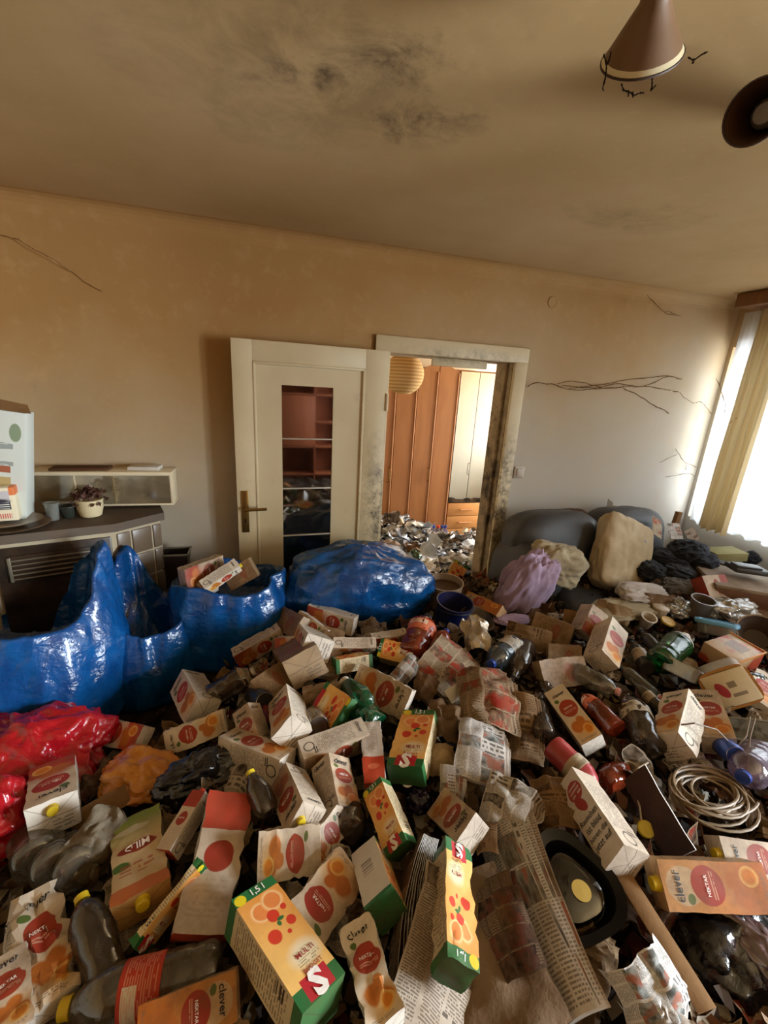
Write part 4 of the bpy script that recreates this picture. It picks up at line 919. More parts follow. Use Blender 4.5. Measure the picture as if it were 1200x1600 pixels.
pot = tag(empty('plant_pot', tuple(at_z(143, 806, SZ))), 'round cream pot with a dried brown plant on the stove', 'plant pot')
MB().lathe([(.038, 0), (.046, .005), (.056, .045), (.057, .075), (.060, .085), (.056, .088), (.050, .08), (.046, .06)], 26).build('pot', M_plain('cream glaze', '#d8cca6', .35, .5, .25), pot)
lf = MB(); rs = random.Random(3)
for k in range(170):
    a, r_ = rs.uniform(0, 6.28), rs.uniform(.0, .075)**1; p = Vector((r_*math.cos(a), r_*math.sin(a), .085+rs.uniform(0, .055)*(1-r_*6)+.012-(.045 if r_ > .062 and rs.random() < .4 else 0))); d1 = Vector((rs.gauss(0, 1), rs.gauss(0, 1), rs.gauss(0, 1))).normalized()*.013; d2 = d1.orthogonal().normalized()*.009
    lf.raw([p-d1, p+d2, p+d1, p-d2+Vector((0, 0, .004))], [(0, 1, 2), (0, 2, 3)])
stuff(lf.build('dried_leaves', M_plain('dried leaf', '#4a2c20', .8), pot, smooth=False))
o = tag(MB().lathe(vessel(.026, .036, .06), 18).build('green_pot', M_plain('dark green pot', '#28302a', .4, .5, .2)), 'small dark green pot beside the plant pot on the stove', 'pot'); o.location = at_z(108, 808, SZ)
o = tag(MB().lathe(vessel(.024, .028, .085, .002), 18).build('drinking_glass', TUB), 'small cloudy drinking glass at the back of the stove top', 'glass'); o.location = at_z(84, 812, SZ)
ceram = M_plain('brown rimmed plate', '#8a7a66', .3, .5, .3)
pc = at_z(22, 824, SZ)
plt = tag(MB().lathe([(.06, 0), (.07, .003), (.135, .016), (.138, .019), (.132, .019), (.07, .008), (.0, .007)], 36, cap=(True, False)).build('plate', ceram), 'lower of two stacked plates on the stove edge', 'plate'); plt.location = pc
plt = tag(MB().lathe([(.05, 0), (.06, .003), (.115, .014), (.118, .017), (.112, .017), (.06, .007), (.0, .006)], 36, cap=(True, False)).build('plate', ceram), 'smaller upper plate under the cream packet on the stove', 'plate'); plt.location = pc+Vector((-.01, 0, .0205))
q = Mat('packet print', .5, .4); u, v = q.xyz('Object')[0], q.xyz('Object')[2]
c = q.mix('#ddd2b4', '#1b2330', q.rect(u, v, -.2, .030, .052, .088)); c = q.mix(c, '#e6e0d6', q.mul(q.rect(u, v, -.2, .026, .056, .084), q.lt(q.a('FRACT', q.mul(v, 110)), .35))); c = q.mix(c, '#b8b2b4', q.rect(u, v, -.2, .030, .088, .135)); c = q.mix(c, '#2c2430', q.ell(u, v, -.022, .122, .024, .016, .4)); c = q.mix(c, '#35303a', q.ell(u, v, -.01, .09, .05, .014, .5)); c = q.mix(c, '#d0713a', q.rect(u, v, .030, .1, .115, .15)); c = q.mix(c, '#c46a5a', q.mul(q.rect(u, v, -.2, .028, .012, .034), q.gt(q.a('FRACT', q.mul(u, 130)), .4))); q.col(c)
bx = tag(MB().bbox(-.06, -.035, 0, .05, .035, .15, .005).build('food_packet', q.m), 'small cream food packet with a dark printed band standing on the plates', 'packet'); bx.location = pc+Vector((-.02, -.0, .04)); bx.rotation_euler = (0, 0, .25)
q = Mat('big box print', .5, .4); u, v = q.xyz('Object')[0], q.xyz('Object')[2]
c = q.mix('#c9cdc4', '#8f9690', q.mul(q.rect(u, v, -.3, .06, .0, .42), q.gt(q.noise(14, 'Object', 3, stretch=(.3, 1, 3)), .58))); c = q.mix(c, '#7d8c70', q.ell(u, v, .068, .43, .022, .042, .1)); c = q.mix(c, '#9c5a40', q.rect(u, v, -.3, .05, .25, .28)); c = q.mix(c, '#b09a68', q.rect(u, v, -.3, .05, .1, .23)); q.col(c)
bb = tag(empty('cardboard_box'), 'tall pale printed cardboard box leaning at the left edge above the stove', 'box'); bb.location = (-1.17, 2.25, SZ+.001); bb.rotation_euler = (0, math.radians(8), .1)
MB().bbox(-.22, -.05, 0.03, .105, .05, .52, .004).build('box_body', q.m, bb)
MB().raw([(-.22, -.05, .52), (.125, -.055, .522), (.09, .02, .55), (-.22, .02, .575)], [(0, 1, 2, 3)]).build('flap', CARDB, bb, smooth=False)
# dark oil can behind the third sack
kb = tag(empty('dark_bucket', tuple(at_y(268, 872, 2.42)-Vector((0, 0, .16)))), 'dark rectangular metal bucket behind the third blue sack beside the stove', 'bucket')
MB().raw([(-.07, -.05, 0), (.07, -.05, 0), (.07, .05, 0), (-.07, .05, 0), (-.095, -.06, .2), (.095, -.06, .2), (.095, .06, .2), (-.095, .06, .2)], [(3, 2, 1, 0), (0, 1, 5, 4), (1, 2, 6, 5), (2, 3, 7, 6), (3, 0, 4, 7)]).build('body', enamel, kb, smooth=False)
MB().bbox(-.10, -.065, .193, .10, -.055, .203, .002).bbox(-.10, .055, .193, .10, .065, .203, .002).bbox(-.10, -.065, .193, -.09, .065, .203, .002).bbox(.09, -.065, .193, .10, .065, .203, .002).build('rim', chrome, kb)
# ------------------------------------------------------------------ sacks
def rim1(w): return .80+.02*math.sin(3*w)+.25*max(0, math.cos(w-.35))**6+.06*max(0, math.cos(w-PI))+.08*max(0, math.sin(w))
open_bag('refuse_sack', (-1.02, 1.86, .18), .36, .30, .80, rim1, 'large open blue refuse sack at the left edge before the stove', BLUE, 3.1, .12, (.02, .03))
def rim2(w): return .62+.05*math.sin(2*w+1)+.40*max(0, math.cos(w-2.1))**8
open_bag('refuse_sack', (-.56, 2.02, .2), .22, .20, .78, rim2, 'narrow blue refuse sack squeezed between two bigger ones', BLUE, 8.4, .14, (.0, .02))
def rim3(w): return .88+.04*math.sin(3*w+2)
open_bag('refuse_sack', (-.20, 2.13, .28), .27, .22, .60, rim3, 'blue refuse sack stuffed to the brim with drink cartons', BLUE, 5.2, .12, (.02, -.02), mouth=.95, inside=.2)
soft(at_y(562, 918, 2.12), .40, .20, .25, 'closed blue refuse sack slumped on its side against the door', 'bag', 'refuse_sack', BLUE, (.12, .10, -.03), fold=.12, fr=1.4, cr=.26, n=120, k=70, flatz=.75, power=2.6)
soft(surf(52, 1172, .04), .23, .15, .115, 'crumpled red carrier bag at the left edge in front of the blue sack', 'bag', 'carrier_bag', REDP, (.15, .1, -.35), fold=.3, fr=1.5, cr=.55, n=110, k=60, flatz=.7)
soft(surf(-6, 1290, .02), .10, .08, .12, 'second red carrier bag cut off by the left edge of the picture', 'bag', 'carrier_bag', REDP, (.1, .1, .2), fold=.3, fr=1.5, cr=.5)
# ------------------------------------------------------------------ sofa corner
LEA = Mat('dark grey sofa leather', .48, .45); LEA.col(LEA.grime('#3a3d42', .3, '#4a443e')); LEA.bump(LEA.noise(40, 'Object', 5, .6), .25, .006); LEA = LEA.m
so = tag(empty('sofa', (2.1, 2.35, 0)), 'dark grey leather sofa half buried in clothes by the back wall', 'sofa')
def cush(name, x, y, z, rx, ry, rz, rot=(0, 0, 0), p=3.2):
    o = obj(name, blob_mesh(name, rx, ry, rz, random.random()*20, LEA, .03, 2, 48, 30, ridged=.03, power=p), so, Matrix.Translation((x, y, z)) @ Matrix.Rotation(rot[2], 4, 'Z') @ Matrix.Rotation(rot[0], 4, 'X') @ Matrix.Rotation(rot[1], 4, 'Y')); return o
cush('back_cushion', -.20, -.02, .80, .34, .17, .245, (-.16, 0, 0))
cush('back_cushion', .42, .0, .82, .30, .17, .23, (-.16, 0, 0))
cush('armrest', -.42, -.08, .55, .17, .26, .34, (0, .1, 0))
cush('seat_cushion', -.10, -.40, .48, .27, .18, .13, (.12, .16, -.15))
cush('seat_cushion', .52, -.36, .40, .36, .26, .14)
def boxed(z): return z
pill = M_cloth('soiled cream pillow case', '#b8a88c', '#9c8a6c', 5); beigec = M_cloth('beige blanket', '#a3977c', '#8c7f66', 7); purple = M_cloth('mauve cloth', '#a58fa6', '#8d7a92', 7); blackc = M_cloth('black clothing', '#15161a', '#262830', 7, .6); greyc = M_cloth('dark grey cloth', '#4a4642', '#5c564e', 6, .6); whitec = M_cloth('pale striped cloth', '#b8b0aa', '#9c948c', 8)
soft(at_y(970, 866, 2.06), .19, .075, .235, 'soiled cream pillow leaning against the grey sofa', 'pillow', 'pillow', pill, (-.38, .40, .10), fold=.10, fr=1.6, ridged=.10, power=6.0, n=100, k=60)
def rug(A, rx, ry, rz, label, m_, name='blanket', cat='blanket', rot=(0, 0, 0), fold=.2, fr=1.5, rid=.28, **k): return soft(A, rx, ry, rz, label, cat, name, m_, rot, fold=fold, fr=fr, ridged=rid, n=110, k=60, **k)
rug(at_y(866, 882, 1.98), .16, .10, .11, 'beige blanket bunched over the sofa arm beside the pillow', beigec, rot=(0, .35, .1), fold=.3, fr=1.3, rid=.16, cr=.35, power=3)
rug(at_y(822, 912, 1.92), .13, .09, .17, 'mauve cloth hanging down over the front of the sofa arm', purple, rot=(.2, .35, 0), stretch=(1.6, 1.5, .5), fold=.3, fr=1.4, rid=.2, cr=.25, power=3)
rug(surf(800, 968, .02), .10, .05, .02, 'mauve rag lying flat among the cartons below the sofa', purple, 'rag', 'rag')
rug(surf(975, 952, .03), .20, .10, .035, 'flat grey-beige blanket spread in front of the pillow', beigec)
rug(surf(1000, 925, .06), .15, .09, .04, 'dirty beige cloth crumpled between the pillow and the white carton', whitec, 'cloth', 'cloth')
for (px, py, dz, rx, ry, rz, l) in ((1040, 872, .05, .13, .10, .06, 'black garment lowest on the clothes heap next to the pillow'), (1075, 862, .09, .13, .10, .07, 'black garment on top of the clothes heap by the window'), (1095, 878, .05, .12, .09, .06, 'black garment spilling from the clothes heap towards the table board'), (1015, 890, .04, .11, .09, .05, 'dark garment crumpled at the pillow corner'), (1060, 893, .03, .13, .08, .05, 'black garment at the front of the clothes heap')):
    rug(surf(px, py, dz), rx, ry, rz, l, blackc, 'garment', 'clothing', group='heap of black clothes', rot=(0, 0, random.uniform(-1, 1)))
rug(surf(1172, 872, .10), .055, .05, .045, 'small black garment balled up behind the table board', blackc, 'garment', 'clothing')
rug(surf(1060, 915, .02), .13, .07, .045, 'dark grey plastic wrap or cloth crumpled before the black clothes', greyc, 'cloth', 'cloth')
# papers and boxes around the sofa
def box_at(A, dims, rot, m_, label, cat, name, b=.004):
    o = MB().bbox(-dims[0]/2, -dims[1]/2, 0, dims[0]/2, dims[1]/2, dims[2], b).build(name, m_); o.location = A; o.rotation_euler = rot; placed.append(Vector(A)); return tag(o, label, cat)
box_at(surf(1130, 872, .06), (.22, .14, .06), (0, -.08, -.25), M_paper('olive card', '#8a8a5e', '#9c9a70', .3), 'olive box with a pale lid on the heap below the curtain', 'box', 'box')
box_at(surf(1125, 885, .03), (.12, .10, .035), (.1, .1, .5), M_paper('dark book cover', '#3a3f3c', '#4c504a', .3), 'dark green book leaning on the olive box', 'book', 'book')
tb = tag(empty('table', tuple(surf(1165, 902, .11))), 'low table with a dusty pale top poking out of the heap at the right edge', 'table'); tb.rotation_euler = (0, .03, -.55)
MB().bbox(-.24, -.22, -.02, .42, .22, 0, .004).build('table_top', M_paper('dusty laminate', '#a39a8e', '#7a6a58', .3), tb); MB().bbox(-.235, -.215, -.11, .40, -.195, -.02, .003).bbox(-.235, -.2, -.11, -.215, .2, -.02, .003).build('apron', M_wood('brown veneer', '#5a3a26', '#6e4a30', .5), tb)
for x, y in ((-.2, -.18), (.36, -.18), (-.2, .18), (.36, .18)): MB().bbox(x-.02, y-.02, -.75, x+.02, y+.02, -.02, .003).build('leg', M_wood('brown leg', '#5a3a26', '#6e4a30', .5), tb)
bk1 = tag(empty('handbag', tuple(surf(1166, 893, .15))), 'black flat leather wallet case lying on the table board', 'case'); bk1.rotation_euler = (0, .05, -.4)
MB().bbox(-.10, -.06, 0, .10, .06, .035, .014).build('case_body', LEA, bk1); MB().bbox(-.095, -.05, .033, .05, .02, .047, .006).build('flap', LEA, bk1)
box_at(surf(1196, 850, .10), (.11, .10, .17), (0, .0, .35), M_plain('dark brown case', '#2e221e', .5), 'dark brown upright box at the right edge under the curtain', 'box', 'case', .008)
def dpaper(name, A, w, h, rot, m_, label, cr=.06, pages=1, cat='paper', nm='paper_sheet'):
    me = sheet_mesh(w, h, .002, random.random()*50, cr, .05, .05, 8, 8, (m_,), nm); o = obj(nm, me); o.location = A; o.rotation_euler = rot; return tag(o, label, cat)
dpaper('', at_y(1026, 838, 2.10), .12, .13, (-.5, .45, .1), NEWS['colour'], 'striped magazine leaning behind the pillow', cat='magazine', nm='magazine')
dpaper('', at_y(1058, 842, 2.25), .14, .12, (-.6, .1, .1), NEWS['white'], 'white newspaper tucked behind the black clothes near the wall', cat='newspaper', nm='newspaper')
dpaper('', at_y(1085, 846, 2.25), .10, .10, (-.5, -.3, .1), NEWS['white'], 'folded newsprint beside the bright window reveal', cat='newspaper', nm='newspaper')
box_at(at_y(1050, 832, 2.42), (.05, .03, .17), (0, .12, .1), CARDB, 'narrow cardboard stick standing upright behind the newspapers near the wall', 'cardboard', 'cardboard_strip', .002)
dpaper('', at_y(900, 806, 2.42), .30, .10, (-1.35, .05, .1), NEWS['dark'], 'dark magazine lying along the top of the sofa back', cat='magazine', nm='magazine')
dpaper('', at_y(948, 806, 2.44), .07, .13, (-.4, .6, .1), FOIL, 'grey feather-like torn wrapper standing on the sofa back', cat='wrapper', nm='wrapper')
dpaper('', at_y(966, 802, 2.44), .12, .07, (-.9, .2, .1), BEIGEP, 'buff folded paper on the sofa back', nm='paper_sheet')
dpaper('', at_y(1000, 812, 2.42), .13, .07, (-.8, -.1, .1), BEIGEP, 'buff paper packet behind the pillow top', nm='paper_sheet')
dpaper('', at_y(1018, 812, 2.44), .09, .08, (-.7, -.5, .1), WHITEP, 'pale torn paper corner behind the pillow top', nm='paper_sheet')
dpaper('', at_y(1012, 852, 2.03), .10, .09, (-.6, .7, .1), M_paper('blue print paper', '#3f5f8e', '#a9b6c6', .2), 'small blue printed leaflet below the striped magazine', nm='leaflet', cat='leaflet')
paper((1018, 905, .02, 1058, 918, .02), .55, 'white and black leaflet standing before the dark cloth', NEWS['white'], .10, roll=20, name='leaflet', cat='leaflet')
paper((1022, 912, .03, 1065, 928, .03), .5, 'dark folded magazine behind the leaflet by the grey cup', NEWS['dark'], .10, roll=-20, name='magazine', cat='magazine')
# ------------------------------------------------------------------ cartons, named one by one
T = carton
T((368, 1030, .05, 440, 988, .06, 35), 'brown lying carton with a shiny pale side, first below the third blue sack', 'red', crush=.3)
T((408, 1082, .05, 442, 1058, .05, -15), 'small carton turned so its white barcode end shows, above the tin can', 'kraft', w=.7, d=.55, crush=.2, text=False, side='white')
T((482, 955, .09, 556, 978, .07, 25), 'brown and white carton tucked under the edge of the slumped blue sack', 'red', crush=.2)
T((468, 966, .10, 512, 998, .07, 10), 'pale carton showing two oranges near the slumped sack', 'orange', crush=.2)
T((444, 968, .06, 476, 985, .09, 0), 'carton end peeping out left of the orange carton', 'kraft', w=.5, d=.4, text=False)
T((432, 1008, .06, 482, 1002, .06, 10), 'reddish dirty carton in the middle of the back carton pile', 'red', w=.45, crush=.3)
T((476, 1000, .04, 494, 1022, .12, 30), 'carton with its folded white top turned outward in the back pile', 'orange', w=.55, d=.5, crush=.2)
T((458, 1022, .03, 478, 1042, .12, -20), 'carton with a creased brown end facing out below the back carton pile', 'kraft', w=.6, d=.5, crush=.2, text=False)
T((510, 1062, .03, 520, 985, .08, 15), 'tall buff carton standing right of the back carton pile', 'kraft', w=.42, crush=.35)
T((520, 1008, .09, 586, 1008, .09, 70), 'carton lying with its white printed side up, above the green banded carton', 'orange', crush=.2)
T((580, 1003, .07, 634, 994, .07, 40), 'pale blank carton lying below the slumped blue sack', 'red', crush=.25)
T((578, 1030, .07, 522, 1040, .07, 75), 'carton with green ends and a white barcode side uppermost', 'multi', w=.42, d=.36, crush=.15, side='white')
T((632, 1025, .06, 604, 1018, .06, 20), 'carton with a green top and red emblem lying beside the amber bottle', 'multi', w=.6, d=.45, crush=.3, cap='white')
T((556, 1058, .06, 640, 1104, .07, 5), 'flattened white carton with an orange end, lying upside down in the middle of the heap', 'orange', w=.45, d=.2, flat=.75, crush=.5)
T((478, 1092, .05, 532, 1082, .06, 25), 'crushed buff carton with a barcode strip behind the green crumpled bottle', 'kraft', w=.55, crush=.7)
T((458, 1160, .13, 446, 1086, .04, -38), 'carton on edge with a grey printed side and red front', 'orange', w=.38, d=.36, crush=.12)
T((470, 1185, .07, 570, 1146, .07, 55), 'clean white carton with a yellow cap lying across the middle of the heap', 'orange', w=.36, d=.32, crush=.08, cap='yellow')
T((458, 1204, .06, 346, 1160, .06, 55), 'long white carton lying with its text side up, left of the heap middle', 'orange', w=.32, d=.34, crush=.1)
T((404, 1166, .03, 386, 1112, .10, -35), 'white carton standing upright with its creased top, behind the long lying carton', 'orange', w=.5, d=.45, crush=.2)
T((350, 1128, .06, 252, 1164, .06, -5), 'flattened bent white carton with orange end, left of the upright carton', 'orange', w=.36, d=.2, flat=.7, crush=.6, bend=.8)
T((318, 1114, .05, 292, 1066, .10, -40), 'white carton standing beside the clear square jug near the blue sacks', 'orange', w=.42, d=.4, crush=.1)
T((224, 1156, .05, 164, 1142, .05, 0), 'dirty carton lying face up at the foot of the blue sacks', 'red', w=.42, crush=.3)
T((86, 1212, .05, 84, 1276, .09, 8), 'white carton with a yellow cap on its near end, in front of the red bag', 'red', w=.50, d=.42, crush=.2, cap='yellow', text=True)
T((262, 1334, .06, 316, 1244, .08, -45), 'white carton with a red top standing at a slant left of the clear bottle', 'redtop', w=.32, d=.32, crush=.15, cap='red')
T((318, 1440, .05, 358, 1262, .08, 0), 'large dented carton with a red upper part at the left of the heap', 'redtop', L=.30, w=.40, d=.16, crush=.5, flat=.3, text=False)
T((214, 1482, .05, 320, 1352, .08, 62), 'opened juice carton seen edge-on with green bands at the lower left', 'multi', w=.40, d=.16, flat=.5, crush=.4)
T((214, 1282, .04, 226, 1424, .06, 5), 'greenish apple drink carton with a yellow cap at the lower left', 'apple', w=.48, d=.3, crush=.4, cap='yellow')
T((88, 1600, .04, 50, 1398, .07, 8), 'big crushed white carton with a red oval at the bottom left corner', 'orange', w=.42, d=.3, crush=1.2)
T((14, 1620, .08, 8, 1515, .10, 0), 'dirty white carton cut off at the bottom left corner', 'orange', w=.5, d=.4, crush=.6)
T((494, 1572, .10, 394, 1420, .10, 32), 'bright yellow multifruit carton with green bands lying at the bottom centre', 'multi', w=.40, d=.32, crush=.06, L=.255)
T((546, 1352, .07, 456, 1470, .08, 0), 'crumpled white carton with a red oval and big orange, beside the bright yellow carton', 'orange', w=.52, d=.26, flat=.55, crush=.7)
T((404, 1338, .07, 500, 1322, .07, 5), 'short dented carton with three oranges on its side', 'orange', w=.68, d=.45, crush=.6, text=False)
T((490, 1332, .05, 525, 1284, .06, 25), 'white carton with bold lettering half hidden behind the dented orange carton', 'orange', w=.48, crush=.4, cap='yellow')
T((450, 1218, .05, 478, 1284, .10, 35), 'small white carton with its yellow cap turned to the viewer, below the long lying carton', 'orange', w=.46, d=.42, crush=.12, cap='yellow')
T((530, 1262, .05, 518, 1202, .07, 48), 'buff carton with an orange print on its right edge, above the yellow multifruit carton', 'orange', w=.60, d=.55, crush=.2)
T((628, 1330, .07, 588, 1230, .09, -25), 'yellow multifruit carton standing at a slant in the middle of the heap', 'multi', w=.40, d=.30, crush=.2)
T((578, 1338, .05, 604, 1424, .10, -75), 'carton with a clean white barcode side facing out below the slanting yellow carton', 'multi', w=.42, d=.42, crush=.1, side='white')
T((606, 1610, .09, 556, 1448, .09, 5), 'crumpled white carton with an orange corner at the bottom centre', 'orange', w=.42, d=.3, crush=.8)
T((220, 1612, .07, 372, 1550, .07, 5), 'pale carton with a red oval lying at the bottom edge', 'apricot', w=.42, d=.3, crush=.15)
T((634, 1212, .07, 658, 1122, .07, -22), 'yellow multifruit carton beside the open newspaper, in the middle of the heap', 'multi', w=.48, d=.30, crush=.2)
T((586, 1232, .05, 580, 1136, .08, 0), 'slim grey and orange-red carton standing upside down next to the yellow carton', 'tomato', w=.34, d=.3, crush=.4)
T((706, 1332, .13, 710, 1524, .14, -30), 'dented long multifruit carton with green ends right of the fanned magazines', 'multi', w=.30, d=.28, crush=.45)
T((692, 1262, .05, 738, 1304, .11, -5), 'carton with a folded white end and orange print at the heap centre right', 'orange', w=.58, d=.42, crush=.15)
T((512, 1098, .05, 540, 1118, .06, 0), 'small buff carton with a green base beside the crumpled green bottle', 'multi', w=.8, d=.6, crush=.3, text=False)
T((928, 1165, .06, 868, 1084, .07, 8), 'clean white carton with a red oval and an orange, right of the newspapers', 'orange', w=.36, d=.34, crush=.08)
T((934, 1048, .05, 958, 972, .12, 38), 'carton standing upright with a yellow orange front, before the green bottle', 'orange', w=.42, d=.42, crush=.12, text=False)
T((912, 990, .06, 928, 955, .14, 35), 'dark and white carton behind the upright orange carton', 'red', w=.7, d=.6, crush=.2, text=False)
T((834, 972, .06, 892, 996, .06, 5), 'wide buff carton flattened by the mauve rag', 'kraft', w=.6, d=.3, crush=.4, flat=.4)
T((862, 1020, .05, 900, 1024, .05, 10), 'small crushed buff carton left of the upright orange carton', 'kraft', w=.6, crush=.6)
T((842, 1056, .05, 912, 1046, .05, 0), 'flat brown carton with a small spout below the upright orange carton', 'kraft', w=.5, d=.3, flat=.4, crush=.4, cap='white', text=False)
T((1048, 1182, .08, 1072, 1086, .10, -42), 'bright white carton standing at the right with its printed side to the light', 'orange', w=.40, d=.40, crush=.25)
T((1124, 1166, .06, 1098, 1090, .08, 8), 'white carton with a red oval and yellow fruit, right of the bright white carton', 'orange', w=.44, d=.34, crush=.12)
T((972, 1335, .12, 905, 1232, .10, -28), 'white carton with black slogan lettering at the right of the heap', 'talk', w=.36, d=.36, crush=.15, L=.24)
T((1188, 1384, .09, 1022, 1378, .08, -8), 'apricot coloured carton lying flat with a yellow cap, at the lower right', 'apricot', w=.38, d=.28, crush=.1, cap='yellow')
T((1250, 1352, .06, 1118, 1334, .07, 0), 'white carton with a red oval cut off by the right edge', 'orange', w=.36, d=.3, crush=.1, cap='yellow')
T((786, 960, .05, 728, 934, .05, 20), 'long narrow apricot carton lying behind the blue bucket', 'apricot', w=.28, d=.25, crush=.2)
T((1172, 1135, .0, 1200, 1040, .02, 20), 'pale carton half sunk at the right edge', 'orange', w=.4, crush=.4)
T((1098, 920, .08, 1126, 918, .08, -10), 'small white carton with a pink flower print before the table board', 'redtop', w=.9, d=.6, crush=.1, text=False)
# cartons on top of the third sack
def on(px, py, y): return at_y(px, py, y)
def T3(A, B, roll, *a, **k):
    global place
    keep = place; place = lambda *s, L=None: (lambda q: (placed.append(A.copy()), q)[1])(frame(A, B, roll, L)); r_ = carton((0,)*7, *a, **k); place = keep; return r_
T3(on(285, 905, 2.02), on(345, 882, 2.16), 20, 'carton with red fruit print lying on the stuffed blue sack, at the back', 'red', w=.5, d=.3, crush=.3)
T3(on(318, 918, 2.0), on(372, 882, 2.06), 60, 'carton with a white printed side on top of the stuffed blue sack', 'orange', w=.30, d=.30, crush=.2, cap='yellow')
T3(on(330, 922, 2.02), on(300, 900, 2.1), 30, 'half hidden carton sunk between the others in the stuffed blue sack', 'orange', w=.5, d=.35, crush=.4)
T3(on(362, 905, 2.1), on(392, 888, 2.1), 0, 'brown carton corner at the right of the stuffed blue sack', 'kraft', w=.7, d=.5, crush=.2, text=False)
# ------------------------------------------------------------------ bottles and plastic vessels
B = bottle
B((330, 1088, .06, 398, 1048, .08), 'square clear jug with a buff label and a white cap, beside the blue sacks', PETD, .26, capwhite, 'beige', (.72, .9), 'jug', .3, name='plastic_jug', cat='jug')
B((420, 1275, .06, 390, 1205, .12), 'clear dusty bottle with a yellow cap standing in the heap left of the middle', PETD, .27, capyellow, kind='round', crush=.15)
B((172, 1545, .04, 126, 1400, .10), 'big brown tinted bottle with a yellow cap in the bottom left area', PETD, .20, capyellow, kind='jug', crush=.2)
B((345, 1512, .03, 95, 1578, .06), 'large clear bottle with a red label lying along the bottom edge', PET, .17, capyellow, 'red', (.36, .62), 'pet', .05)
B((640, 1028, .06, 668, 965, .10), 'bottle of amber drink with an orange label below the slumped sack', PETO, .24, capdark, 'orange', (.45, .70), 'pet', .15)
B((670, 1030, .05, 698, 985, .10), 'small bottle of amber drink with a dark blue cap', PETO, .22, capblue, None, kind='pet', crush=.2)
B((805, 1008, .06, 766, 1038, .07), 'bluish water bottle with a pale label pointing its neck to the viewer', PETB, .24, capblue, 'white', (.1, .45), 'pet', .1)
B((822, 1010, .05, 802, 1062, .05), 'small dark clear bottle lying behind the newspapers', PETD, .16, None, None, 'glass', .1, name='glass_bottle')
B((900, 1050, .05, 968, 1082, .07), 'clear bottle with a pink cap below the upright orange carton', PET, .24, cappink, kind='jug', crush=.3)
B((965, 1140, .07, 910, 1085, .05), 'crushed clear bottle with an orange-red label beside the white carton', PETO, .20, None, 'orange', (.62, .9), 'jug', .25)
B((1018, 1172, .06, 978, 1085, .06), 'large dusty clear bottle with a small pale label', PETD, .21, None, 'white', (.48, .68), 'jug', .35)
B((1030, 1035, .10, 1104, 962, .14), 'large green plastic bottle lying at the right, cap raised', PETG, .20, capwhite, 'white', (.70, .76), 'pet', .05, L=.30)
B((1020, 1085, .05, 962, 1035, .05), 'long smoky glass bottle lying below the green bottle', GLASSG, .13, None, kind='glass', crush=.0, name='glass_bottle')
B((1038, 1112, .05, 985, 1062, .06), 'second smoky glass bottle parallel to the first one', GLASSG, .13, None, 'beige', (.3, .5), kind='glass', crush=.0, name='glass_bottle')
B((1012, 1045, .06, 985, 1000, .06), 'dark bottle with a buff label between the cups and the green bottle', GLASSD, .15, capdark, 'beige', (.2, .5), kind='glass', crush=.0, name='glass_bottle')
B((1030, 1020, .05, 1000, 985, .06), 'short black bottle leaning behind the green bottle', GLASSD, .17, capdark, None, kind='glass', crush=.0, name='glass_bottle')
B((1035, 918, .03, 1038, 905, .09), 'small black bottle cap-up in front of the dark cloth', GLASSD, .2, capdark, None, kind='glass', crush=.0, name='glass_bottle')
B((862, 1165, .10, 938, 1238, .08), 'red plastic detergent bottle with a buff label, right of the newspapers', M_plain('red detergent plastic', '#a03238', .35, .5, .25), .24, None, 'beige', (.42, .64), 'jug', .1, name='detergent_bottle')
B((1190, 1180, .06, 1160, 1215, .09), 'ribbed lilac bottle with a blue cap at the right edge', PETP, .26, capblue, None, 'pet', .15)
B((1190, 1060, .05, 1138, 1052, .05), 'bottle neck with a blue cap beside the white tub', PETB, .16, capblue, None, 'pet', .1)
B((582, 1140, .05, 536, 1062, .10), 'crumpled dark green bottle shining in the middle of the heap', GREENP, .24, capwhite, None, 'jug', .9)
for px, py, l in ((58, 1345, 'leftmost of three clear bottle bottoms in the dark hollow at the left'), (88, 1358, 'middle one of three clear bottle bottoms in the dark hollow at the left'), (122, 1362, 'rightmost of three clear bottle bottoms in the dark hollow at the left')): B((px, py, .07, px-18, py-48, -.04), l, PET, .24, None, None, 'pet', .1, L=.22)
B((545, 1300, .06, 548, 1252, -.02), 'round dark glass bottle bottom below the yellow multifruit carton', PETD, .30, None, None, 'round', .1, L=.16)
B((1120, 1520, .02, 1100, 1440, .02), 'big black plastic canister in the lower right shadow', BLACKP, .30, None, None, 'round', .5, name='canister', cat='canister')
B((424, 1130, .04, 412, 1100, .06), 'slim red plastic tube between two upright cartons', M_plain('dull red plastic', '#7a2a28', .4), .16, None, None, 'jug', .1, name='plastic_tube', cat='tube')
B((500, 1090, .05, 470, 1060, .04), 'dull clear bottle buried behind the buff barcode carton', PETD, .2, capwhite, None, 'pet', .3)
B((850, 1150, .04, 838, 1080, .03), 'dark brown bottle buried beside the drooping newspaper', PETD, .18, None, None, 'pet', .3)
B((940, 1225, .03, 985, 1195, .03), 'amber plastic bottle half buried below the white slogan carton', PETO, .25, None, None, 'round', .3)
B((880, 1110, .02, 838, 1062, .02), 'dark violet plastic bottle half buried left of the white carton', PETD, .2, None, None, 'pet', .4)
